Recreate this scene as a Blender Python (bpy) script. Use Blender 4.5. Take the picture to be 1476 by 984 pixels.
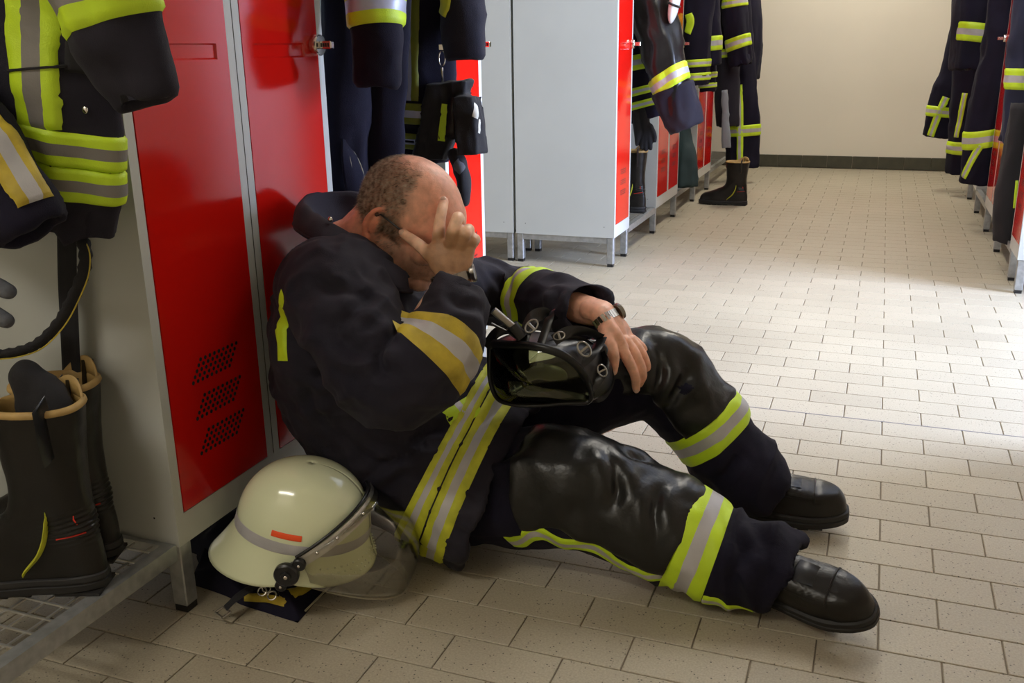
import bpy, bmesh, math, random
import numpy as np
from mathutils import Vector, Matrix

for o in list(bpy.data.objects): bpy.data.objects.remove(o)
SC = bpy.context.scene
COL = SC.collection

# ------------------------------------------------------------------ camera
CAM_POS = np.array([-0.0778, -3.5128, 1.0157])
CR = np.array([0.93545, 0.35312, -0.01529]); CU = np.array([-0.08994, 0.27964, 0.95588]); CF = np.array([-0.34181, 0.89281, -0.29335])
FPX = 1372.9
cam = bpy.data.cameras.new('camera'); cam.sensor_width = 36; cam.lens = FPX/1476*36
cam.clip_start = 0.05; cam.clip_end = 100
camo = bpy.data.objects.new('camera', cam); COL.objects.link(camo); SC.camera = camo
camo.matrix_world = Matrix(((CR[0], CU[0], -CF[0], CAM_POS[0]), (CR[1], CU[1], -CF[1], CAM_POS[1]), (CR[2], CU[2], -CF[2], CAM_POS[2]), (0, 0, 0, 1)))

# ------------------------------------------------------------------ light
SC.view_settings.view_transform = 'Standard'; SC.view_settings.look = 'None'
SC.view_settings.exposure = 0.0; SC.view_settings.gamma = 1.0
w = bpy.data.worlds.new('world'); SC.world = w; w.use_nodes = True
w.node_tree.nodes['Background'].inputs[0].default_value = (0.75, 0.85, 1.0, 1)
w.node_tree.nodes['Background'].inputs[1].default_value = 1.0

def area(name, loc, rot, sx, sy, power, color):
    l = bpy.data.lights.new(name, 'AREA'); l.shape = 'RECTANGLE'; l.size = sx; l.size_y = sy
    l.energy = power; l.color = color
    o = bpy.data.objects.new(name, l); COL.objects.link(o); o.location = loc; o.rotation_euler = rot
    return o
WARM = (1.0, 0.935, 0.80)
area('ceiling_lamp_light', (-1.55, -3.95, 2.5), (math.radians(-12), 0, 0), 1.2, 0.3, 29, (1.0, .945, .84))
for yy, pw in ((-0.35, 22), (1.6, 20), (4.0, 42)):
    area('ceiling_lamp_light', (-0.35, yy, 2.66), (0, 0, 0), 0.22, 1.2, pw, WARM)
area('ceiling_lamp_light', (2.2, 1.0, 2.66), (0, 0, 0), 0.3, 1.5, 12, WARM)
area('ceiling_lamp_light', (-3.2, 0.4, 2.66), (0, 0, 0), 0.3, 1.5, 12, WARM)
# daylight that enters through the window in the right wall
area('window_daylight', (3.05, 0.05, 1.45), (0, math.radians(80), 0), 1.5, 1.5, 620, (0.60, 0.71, 1.0))

# ------------------------------------------------------------------ helpers
def px(x, y, X=None, Y=None, Z=None):
    """point of the room seen at pixel x, y on the given plane"""
    d = (x-738)/FPX*CR - (y-492)/FPX*CU + CF
    i, v = (0, X) if X is not None else (1, Y) if Y is not None else (2, Z)
    return CAM_POS + d*(v-CAM_POS[i])/d[i]

def unit(v):
    v = np.asarray(v, float); return v/(np.linalg.norm(v)+1e-12)

def vnoise(P, seed=0):
    P = np.asarray(P, float); I = np.floor(P).astype(np.int64); F = P-I; F = F*F*(3-2*F)
    def h(i, j, k):
        n = (i*374761393 + j*668265263 + k*2147483647 + seed*974634777) & 0xffffffff
        n = ((n ^ (n >> 13))*1274126177) & 0xffffffff
        n = (n ^ (n >> 16)) & 0xffff
        return n/32768.0-1
    r = 0
    for a in (0, 1):
        for b in (0, 1):
            for c in (0, 1):
                wt = (F[:, 0] if a else 1-F[:, 0])*(F[:, 1] if b else 1-F[:, 1])*(F[:, 2] if c else 1-F[:, 2])
                r = r + wt*h(I[:, 0]+a, I[:, 1]+b, I[:, 2]+c)
    return r

def tag(o, label=None, cat=None, group=None, kind=None):
    if label: o['label'] = label
    if cat: o['category'] = cat
    if group: o['group'] = group
    if kind: o['kind'] = kind
    return o

def thing(name, label, cat, loc=(0, 0, 0), rz=0, group=None):
    o = bpy.data.objects.new(name, None); COL.objects.link(o)
    o.empty_display_size = 0.05
    o.location = loc; o.rotation_euler = (0, 0, rz)
    return tag(o, label, cat, group)

def root_loc(p):
    v = np.zeros(3)
    while p is not None:
        v += np.array(p.location); p = p.parent
    return v

class MB:
    def __init__(s): s.v = []; s.f = []; s.m = []; s.n = 0
    def add(s, V, F, m=0):
        V = np.asarray(V, float).reshape(-1, 3); s.v.append(V)
        s.f += [tuple(i+s.n for i in f) for f in F]; s.m += [m]*len(F); s.n += len(V)
        return s
    def box(s, lo, hi, m=0, bev=0):
        x0, y0, z0 = lo; x1, y1, z1 = hi
        if not bev:
            V = [(x0, y0, z0), (x1, y0, z0), (x1, y1, z0), (x0, y1, z0), (x0, y0, z1), (x1, y0, z1), (x1, y1, z1), (x0, y1, z1)]
            return s.add(V, [(0, 3, 2, 1), (4, 5, 6, 7), (0, 1, 5, 4), (1, 2, 6, 5), (2, 3, 7, 6), (3, 0, 4, 7)], m)
        b = bev
        rings = []
        for z, c in ((z0, b), (z0+b, 0), (z1-b, 0), (z1, b)):
            rings.append([(x0+b+c*.0, y0+c, z), (x1-b, y0+c, z), (x1-c, y0+b, z), (x1-c, y1-b, z), (x1-b, y1-c, z), (x0+b, y1-c, z), (x0+c, y1-b, z), (x0+c, y0+b, z)])
        return s.rings(rings, m, True)
    def obox(s, c, ax, ay, az, m=0):
        """oriented box: centre and three half axes"""
        c, ax, ay, az = [np.asarray(q, float) for q in (c, ax, ay, az)]
        V = [c+i*ax+j*ay+k*az for k in (-1, 1) for (i, j) in ((-1, -1), (1, -1), (1, 1), (-1, 1))]
        F = [(0, 3, 2, 1), (4, 5, 6, 7), (0, 1, 5, 4), (1, 2, 6, 5), (2, 3, 7, 6), (3, 0, 4, 7)]
        if np.dot(np.cross(ax, ay), az) < 0: F = [f[::-1] for f in F]
        return s.add(V, F, m)
    def rings(s, R, m=0, cap=True, closed=True):
        R = [np.asarray(r, float) for r in R]; k = len(R[0]); F = []
        for i in range(len(R)-1):
            for j in range(k if closed else k-1):
                a = i*k+j; b = i*k+(j+1) % k
                F.append((a, b, b+k, a+k))
        V = np.concatenate(R)
        if cap and closed:
            F.append(tuple(range(k))[::-1]); F.append(tuple(range((len(R)-1)*k, len(R)*k)))
        return s.add(V, F, m)
    def tube(s, pts, r, k=8, m=0, cap=True, sq=(1, 1), up=None):
        """round or flattened bar along points; r is a number or one per point"""
        pts = np.asarray(pts, float); n = len(pts); r = np.broadcast_to(np.asarray(r, float), (n,))
        T = np.gradient(pts, axis=0); T /= np.linalg.norm(T, axis=1)[:, None]+1e-12
        u = np.array(up if up is not None else ((0, 0, 1) if abs(T[0][2]) < .8 else (1, 0, 0)), float)
        R = []
        for i in range(n):
            u = u-T[i]*np.dot(u, T[i]); u = unit(u); sdir = np.cross(T[i], u)
            R.append([pts[i]+r[i]*(sq[0]*math.cos(a)*sdir+sq[1]*math.sin(a)*u) for a in np.arange(k)*2*math.pi/k])
            if up is not None: u = np.array(up, float)
        return s.rings(R, m, cap)
    def cyl(s, c, axis, r, h, k=16, m=0):
        a = unit(axis); c = np.asarray(c, float)
        return s.tube([c, c+a*h], r, k, m)
    def chain(s, pts, rad, k=14, m=0, sub=6, flat=None, side=None):
        """closed tapered limb: smooth path, round ends; flat = (a, b) ellipse factors per point"""
        P = spline(pts, sub); r = spline(np.asarray(rad, float)[:, None], sub)[:, 0]
        fl = spline(np.asarray(flat if flat is not None else [(1, 1)]*len(pts), float), sub)
        T = np.gradient(P, axis=0); T /= np.linalg.norm(T, axis=1)[:, None]
        u = np.array(side if side is not None else ((0, 0, 1) if abs(T[0][2]) < .8 else (1, 0, 0)), float)
        R = []
        def ring(c, q, i, uu):
            sd = np.cross(T[i], uu)
            return [c+q*(fl[i][0]*math.cos(a)*uu+fl[i][1]*math.sin(a)*sd) for a in np.arange(k)*2*math.pi/k]
        us = []
        for i in range(len(P)):
            u = unit(u-T[i]*np.dot(u, T[i])); us.append(u)
            if side is not None: u = np.array(side, float)
        e = min(fl[0])
        for q in (.08, .35, .6, .8, .93): 
            d = math.sqrt(1-q*q); R.append(ring(P[0]-T[0]*r[0]*d*e, r[0]*q, 0, us[0]))
        for i in range(len(P)): R.append(ring(P[i], r[i], i, us[i]))
        e = min(fl[-1])
        for q in (.93, .8, .6, .35, .08):
            d = math.sqrt(1-q*q); R.append(ring(P[-1]+T[-1]*r[-1]*d*e, r[-1]*q, -1, us[-1]))
        return s.rings(R, m, True)
    def ball(s, c, ax, ay, az, m=0, k=20, n=12):
        c, ax, ay, az = [np.asarray(q, float) for q in (c, ax, ay, az)]
        R = []
        for i in range(n+1):
            t = math.pi*(i+.02)/(n+.04); 
            R.append([c-math.cos(t)*az+math.sin(t)*(math.cos(a)*ax+math.sin(a)*ay) for a in np.arange(k)*2*math.pi/k])
        return s.rings(R, m, True)
    def lathe(s, prof, c=(0, 0, 0), k=24, m=0, axis='Z', cap=True):
        c = np.asarray(c, float); R = []
        for r, z in prof:
            R.append([c+np.array((r*math.cos(a), r*math.sin(a), z)) for a in np.arange(k)*2*math.pi/k])
        return s.rings(R, m, cap)
    def prism(s, poly, axis, lo, hi, m=0):
        """outline in the two other axes, pushed along axis 0,1,2"""
        R = []
        for h in (lo, hi):
            r = []
            for a, b in poly:
                p = [0, 0, 0]; p[axis] = h; o = [i for i in range(3) if i != axis]; p[o[0]] = a; p[o[1]] = b; r.append(p)
            R.append(r)
        return s.rings(R, m, True)
    def grid(s, G, m=0, flip=False):
        G = np.asarray(G, float); a, b = G.shape[:2]; F = []
        for i in range(a-1):
            for j in range(b-1):
                f = (i*b+j, i*b+j+1, (i+1)*b+j+1, (i+1)*b+j)
                F.append(f[::-1] if flip else f)
        return s.add(G.reshape(-1, 3), F, m)
    def mesh(s, name, mats, off=np.zeros(3), smooth=False, sharp=None):
        me = bpy.data.meshes.new(name)
        V = np.concatenate(s.v)-off
        me.from_pydata(V.tolist(), [], s.f)
        for mt in (mats if isinstance(mats, (list, tuple)) else [mats]): me.materials.append(mt)
        if any(s.m): me.polygons.foreach_set('material_index', s.m)
        bm = bmesh.new(); bm.from_mesh(me); bmesh.ops.recalc_face_normals(bm, faces=bm.faces)
        if smooth:
            for f in bm.faces: f.smooth = True
            an = math.radians(sharp or 50)
            for e in bm.edges:
                if len(e.link_faces) == 2 and e.calc_face_angle(0) > an: e.smooth = False
        bm.to_mesh(me); bm.free()
        return me
    def build(s, name, mats, parent=None, smooth=False, sharp=None, local=False):
        off = np.zeros(3) if (parent is None or local) else root_loc(parent)
        o = bpy.data.objects.new(name, s.mesh(name, mats, off, smooth, sharp)); COL.objects.link(o)
        if parent is not None: o.parent = parent
        return o

def spline(P, sub=6):
    P = np.asarray(P, float)
    if len(P) < 3 or sub <= 1:
        if sub <= 1: return P
        t = np.linspace(0, 1, sub+1)[:, None]; return np.concatenate([P[i]*(1-t[:-1])+P[i+1]*t[:-1] for i in range(len(P)-1)]+[P[-1:]])
    E = np.concatenate([[2*P[0]-P[1]], P, [2*P[-1]-P[-2]]]); out = []
    for i in range(1, len(E)-2):
        p0, p1, p2, p3 = E[i-1:i+3]
        for t in np.arange(sub)/sub:
            out.append(.5*(2*p1+(p2-p0)*t+(2*p0-5*p1+4*p2-p3)*t*t+(3*p1-p0-3*p2+p3)*t**3))
    out.append(P[-1]); return np.array(out)

def obj_from(name, me, parent=None, loc=(0, 0, 0)):
    o = bpy.data.objects.new(name, me); COL.objects.link(o); o.location = loc
    if parent is not None: o.parent = parent
    return o

def copy_tree(o, parent=None):
    c = o.copy(); COL.objects.link(c); c.parent = parent
    for ch in list(o.children): copy_tree(ch, c)
    return c

# ------------------------------------------------------------------ materials
def mat(name, color, rough=0.5, metal=0, noise=0.0, nscale=8, bump=0, bscale=200, spec=0.5, sheen=0, color2=None, detail=3, coat=0, stretch=None):
    m = bpy.data.materials.new(name); m.use_nodes = True; nt = m.node_tree; N = nt.nodes; L = nt.links
    b = N['Principled BSDF']; b.inputs['Base Color'].default_value = (*color, 1); b.inputs['Roughness'].default_value = rough
    b.inputs['Metallic'].default_value = metal; b.inputs['Specular IOR Level'].default_value = spec
    b.inputs['Sheen Weight'].default_value = sheen; b.inputs['Coat Weight'].default_value = coat
    tc = N.new('ShaderNodeTexCoord')
    src = tc.outputs['Object']
    if stretch:
        mp = N.new('ShaderNodeMapping'); mp.inputs['Scale'].default_value = stretch; L.new(src, mp.inputs[0]); src = mp.outputs[0]
    if noise or color2:
        n = N.new('ShaderNodeTexNoise'); n.inputs['Scale'].default_value = nscale; n.inputs['Detail'].default_value = detail
        L.new(src, n.inputs['Vector'])
        r = N.new('ShaderNodeValToRGB'); L.new(n.outputs['Fac'], r.inputs[0])
        c2 = color2 or tuple(min(1, c*(1+noise)) for c in color); c1 = color if color2 else tuple(c*(1-noise) for c in color)
        r.color_ramp.elements[0].position = .35; r.color_ramp.elements[1].position = .68
        r.color_ramp.elements[0].color = (*c1, 1); r.color_ramp.elements[1].color = (*c2, 1)
        L.new(r.outputs[0], b.inputs['Base Color'])
    if bump:
        n2 = N.new('ShaderNodeTexNoise'); n2.inputs['Scale'].default_value = bscale; n2.inputs['Detail'].default_value = 4
        L.new(src, n2.inputs['Vector'])
        bp = N.new('ShaderNodeBump'); bp.inputs['Strength'].default_value = bump; bp.inputs['Distance'].default_value = 0.002
        L.new(n2.outputs['Fac'], bp.inputs['Height']); L.new(bp.outputs[0], b.inputs['Normal'])
    return m

M = {}
M['red'] = mat('red_lacquer', (0.60, 0.008, 0.004), 0.13, spec=0.6)
M['grey'] = mat('light_grey_lacquer', (0.53, 0.54, 0.50), 0.38, noise=.03, nscale=3)
M['galv'] = mat('galvanised_steel', (0.42, 0.43, 0.43), 0.42, 0.75, noise=.14, nscale=45, bump=.1, bscale=60)
M['zinc'] = mat('zinc_wire', (0.6, 0.6, 0.58), 0.35, 0.85)
M['chrome'] = mat('chrome', (0.75, 0.72, 0.68), 0.16, 1.0)
M['blackplastic'] = mat('black_plastic', (0.012, 0.012, 0.013), 0.35)
M['hole'] = mat('hole_black', (0.004, 0.003, 0.003), 0.9)
M['wall'] = mat('cream_wall_paint', (0.72, 0.66, 0.55), 0.85, noise=.02, nscale=2, bump=.15, bscale=90)
M['ceil'] = mat('ceiling_paint', (0.8, 0.78, 0.72), 0.9)
M['grout'] = mat('grout', (0.24, 0.20, 0.145), 0.95, noise=.15, nscale=30)
M['skirt'] = mat('skirting_tile', (0.055, 0.052, 0.032), 0.5, noise=.15, nscale=20)
M['navy'] = mat('navy_fabric', (0.0075, 0.0063, 0.0175), 0.85, noise=.25, nscale=6, bump=.5, bscale=700, sheen=.02, spec=.22)
M['navy2'] = mat('dusty_black_fabric', (0.0085, 0.0070, 0.0165), 0.8, noise=.3, nscale=5, color2=(.020, .0175, .027), bump=.5, bscale=700, sheen=.03, spec=.3)
M['blue'] = mat('dark_blue_fabric', (0.012, 0.016, 0.045), 0.8, noise=.25, nscale=6, bump=.4, bscale=600, sheen=.03)
M['blackcloth'] = mat('black_cloth', (0.008, 0.007, 0.009), 0.85, bump=.4, bscale=500, sheen=.03)
M['leather'] = mat('black_leather_patch', (0.010, 0.0095, 0.0085), 0.30, noise=.35, nscale=9, bump=.3, bscale=110, spec=.38)
M['boot'] = mat('black_boot_leather', (0.0095, 0.008, 0.007), 0.30, noise=.2, nscale=12, bump=.12, bscale=260, spec=.36)
M['sole'] = mat('black_rubber_sole', (0.012, 0.011, 0.011), 0.6, bump=.2, bscale=150)
M['rubber'] = mat('black_rubber', (0.010, 0.010, 0.011), 0.32, spec=.45)
M['tan'] = mat('tan_leather_lining', (0.42, 0.27, 0.09), 0.6, noise=.2, nscale=20)
M['yellow'] = mat('fluorescent_yellow_tape', (0.56, 0.78, 0.02), 0.5, noise=.06, nscale=20, bump=.3, bscale=500)
M['dirtyyellow'] = mat('soiled_yellow_tape', (0.54, 0.56, 0.03), 0.6, noise=.2, nscale=25, bump=.3, bscale=500)
M['amber'] = mat('worn_amber_tape', (0.48, 0.36, 0.03), 0.6, noise=.2, nscale=25, bump=.3, bscale=500)
M['silver'] = mat('silver_tape', (0.46, 0.45, 0.46), 0.42, 0.1, noise=.1, nscale=15, bump=.2, bscale=400)
M['dullsilver'] = mat('dull_grey_tape', (0.20, 0.185, 0.17), 0.6, noise=.1, nscale=15, bump=.2, bscale=400)
M['bluesilver'] = mat('cool_silver_tape', (0.45, 0.48, 0.62), 0.38, 0.2, noise=.1, nscale=15)
M['redthread'] = mat('red_thread', (0.7, 0.03, 0.015), 0.6)
M['white'] = mat('white_label', (0.7, 0.68, 0.58), 0.6)
M['olive'] = mat('olive_tape', (0.17, 0.19, 0.01), 0.6, noise=.1, nscale=20)
M['greycloth'] = mat('grey_glove_fabric', (0.10, 0.105, 0.12), 0.8, noise=.2, nscale=30, bump=.4, bscale=300)
M['edge'] = mat('pale_piping', (0.33, 0.30, 0.2), 0.7)

# speckled clay floor tile
def tile_mat():
    m = bpy.data.materials.new('speckled_floor_tile'); m.use_nodes = True; nt = m.node_tree; N = nt.nodes; L = nt.links
    b = N['Principled BSDF']; g = N.new('ShaderNodeNewGeometry')
    n = N.new('ShaderNodeTexNoise'); n.inputs['Scale'].default_value = 1.6; n.inputs['Detail'].default_value = 5; L.new(g.outputs['Position'], n.inputs['Vector'])
    r = N.new('ShaderNodeValToRGB'); L.new(n.outputs['Fac'], r.inputs[0])
    r.color_ramp.elements[0].position = .3; r.color_ramp.elements[0].color = (0.375, 0.325, 0.235, 1)
    r.color_ramp.elements[1].position = .7; r.color_ramp.elements[1].color = (0.43, 0.38, 0.28, 1)
    oi = N.new('ShaderNodeObjectInfo'); mr = N.new('ShaderNodeMapRange'); mr.inputs[3].default_value = .93; mr.inputs[4].default_value = 1.05
    L.new(oi.outputs['Random'], mr.inputs[0])
    mx = N.new('ShaderNodeVectorMath'); mx.operation = 'SCALE'; L.new(r.outputs[0], mx.inputs[0]); L.new(mr.outputs[0], mx.inputs['Scale'])
    f = N.new('ShaderNodeTexNoise'); f.inputs['Scale'].default_value = 260; f.inputs['Detail'].default_value = 2; L.new(g.outputs['Position'], f.inputs['Vector'])
    fr = N.new('ShaderNodeMapRange'); fr.inputs[1].default_value = .3; fr.inputs[2].default_value = .7; fr.inputs[3].default_value = .86; fr.inputs[4].default_value = 1.1
    L.new(f.outputs['Fac'], fr.inputs[0])
    m2 = N.new('ShaderNodeVectorMath'); m2.operation = 'SCALE'; L.new(mx.outputs[0], m2.inputs[0]); L.new(fr.outputs[0], m2.inputs['Scale'])
    last = m2.outputs[0]
    for sc, lo, hi in ((95, .10, .16), (38, .05, .075)):
        v = N.new('ShaderNodeTexVoronoi'); v.inputs['Scale'].default_value = sc; L.new(g.outputs['Position'], v.inputs['Vector'])
        q = N.new('ShaderNodeMapRange'); q.inputs[1].default_value = lo; q.inputs[2].default_value = hi; q.inputs[3].default_value = .22; q.inputs[4].default_value = 1
        L.new(v.outputs['Distance'], q.inputs[0])
        m3 = N.new('ShaderNodeVectorMath'); m3.operation = 'SCALE'; L.new(last, m3.inputs[0]); L.new(q.outputs[0], m3.inputs['Scale']); last = m3.outputs[0]
    L.new(last, b.inputs['Base Color'])
    b.inputs['Roughness'].default_value = .48
    bp = N.new('ShaderNodeBump'); bp.inputs['Strength'].default_value = .15; bp.inputs['Distance'].default_value = .001
    L.new(f.outputs['Fac'], bp.inputs['Height']); L.new(bp.outputs[0], b.inputs['Normal'])
    return m
M['tile'] = tile_mat()

def clear_mat(name, tint, gloss, fac):
    m = bpy.data.materials.new(name); m.use_nodes = True; nt = m.node_tree; N = nt.nodes; L = nt.links
    N.remove(N['Principled BSDF']); t = N.new('ShaderNodeBsdfTransparent'); t.inputs[0].default_value = (*tint, 1)
    g = N.new('ShaderNodeBsdfGlossy'); g.inputs['Roughness'].default_value = gloss
    fr = N.new('ShaderNodeFresnel'); fr.inputs[0].default_value = 1.5
    ml = N.new('ShaderNodeMath'); ml.operation = 'MULTIPLY'; ml.inputs[1].default_value = fac; L.new(fr.outputs[0], ml.inputs[0])
    x = N.new('ShaderNodeMixShader'); L.new(ml.outputs[0], x.inputs[0]); L.new(t.outputs[0], x.inputs[1]); L.new(g.outputs[0], x.inputs[2])
    L.new(x.outputs[0], N['Material Output'].inputs[0]); return m
M['glass'] = clear_mat('window_glass', (.95, .97, 1), .02, 1)
M['visor'] = clear_mat('clear_visor', (.95, .94, .90), .08, .6)
M['lens'] = clear_mat('mask_lens', (.55, .57, .40), .06, 1.3)

# ------------------------------------------------------------------ structure
XL, XR, YF, YB, ZC = -4.3, 2.9, -4.6, 5.16, 2.75
TL, TW, J = 0.205, 0.1025, 0.0026
fl = MB().box((XL-.1, YF-.1, -.12), (XR+.1, YB+.1, -.0035)).build('floor', M['grout']); tag(fl, kind='structure')
tb = MB(); h = TL/2-J/2; q = TW/2-J/2; b_ = .0012
tb.rings([[(-h, -q, -.004), (h, -q, -.004), (h, q, -.004), (-h, q, -.004)], [(-h, -q, -.001), (h, -q, -.001), (h, q, -.001), (-h, q, -.001)],
          [(-h+b_, -q+b_, 0), (h-b_, -q+b_, 0), (h-b_, q-b_, 0), (-h+b_, q-b_, 0)]])
tme = tb.mesh('floor_tile', M['tile'])
cells = []
kmin = int(math.floor(-YB/TW)); kmax = int(math.ceil(-YF/TW))
for k in range(kmin, kmax):
    yc = -(k+.5)*TW
    if yc+TW/2 > YB or yc-TW/2 < YF: continue
    for u in range(-44, 30):
        if (u+k) % 2: continue
        xc = (u+1)*TL/2
        if xc-TL/2 < XL or xc+TL/2 > XR: continue
        cells.append((xc, yc))
def in_view(c, pad=60):
    d = np.array([c[0], c[1], 0])-CAM_POS; z = d@CF
    if z < .2: return None
    x = 738+FPX*(d@CR)/z; y = 492-FPX*(d@CU)/z
    if -pad < x < 1476+pad and 0 < y < 984+pad: return z
    return None
near = [(in_view(c), c) for c in cells]; near = sorted([n for n in near if n[0] is not None and not (n[1][0] < -1.45)])
single = set(c for _, c in near[:300])
for c in sorted(single): obj_from('floor_tile', tme, fl, (c[0], c[1], 0))
rest = MB(); base = np.concatenate(tb.v)
for c in cells:
    if c in single: continue
    rest.add(base+np.array((c[0], c[1], 0)), tb.f)
o = rest.build('floor_tiles', M['tile'], fl); tag(o, kind='stuff')
# silicone movement joint across the aisle
MB().box((XL, -8*TW-.0025, -.003), (XR, -8*TW+.0025, .0004)).build('movement_joint', mat('grey_joint', (.16, .15, .15), .7), fl)

tag(MB().box((XL-.1, YB, -.1), (XR+.1, YB+.1, ZC)).build('wall_back', M['wall']), kind='structure')
tag(MB().box((XL-.1, YF-.1, -.1), (XR+.1, YF, ZC)).build('wall_front', M['wall']), kind='structure')
tag(MB().box((XL-.1, YF, -.1), (XL, YB, ZC)).build('wall_left', M['wall']), kind='structure')
WY0, WY1, WZ0, WZ1 = -.75, .85, .55, 2.3
wr = MB().box((XR, YF, -.1), (XR+.1, WY0, ZC)).box((XR, WY1, -.1), (XR+.1, YB, ZC)).box((XR, WY0, -.1), (XR+.1, WY1, WZ0)).box((XR, WY0, WZ1), (XR+.1, WY1, ZC))
wr.box((.66, YF, -.1), (.86, -8*TW, ZC))
tag(wr.build('wall_right', M['wall']), kind='structure')
tag(MB().box((XL-.1, YF-.1, ZC), (XR+.1, YB+.1, ZC+.1)).build('ceiling', M['ceil']), kind='structure')
wn = MB()
for a0, a1, c0, c1 in ((WY0, WY1, WZ0, WZ0+.05), (WY0, WY1, WZ1-.05, WZ1), (WY0, WY0+.05, WZ0, WZ1), (WY1-.05, WY1, WZ0, WZ1), (.025, .075, WZ0, WZ1)):
    wn.box((XR+.02, a0, c0), (XR+.07, a1, c1))
wo = wn.build('window_1', mat('white_window_frame', (.75, .75, .75), .4)); tag(wo, kind='structure')
MB().box((XR+.04, WY0+.04, WZ0+.04), (XR+.046, WY1-.04, WZ1-.04)).build('pane', M['glass'], wo)
bb = MB().box((XL, YB-.006, 0), (XR, YB, .1)).build('baseboard_back', M['grout']); tag(bb, kind='structure')
sk = MB().box((-TL/2+.002, -.014, .002), (TL/2-.002, -.004, .103), bev=.0015).mesh('skirting_tile', M['skirt'])
for i in range(-9, 9): obj_from('skirting_tile', sk, bb, ((i+.15)*TL, YB, 0))

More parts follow.
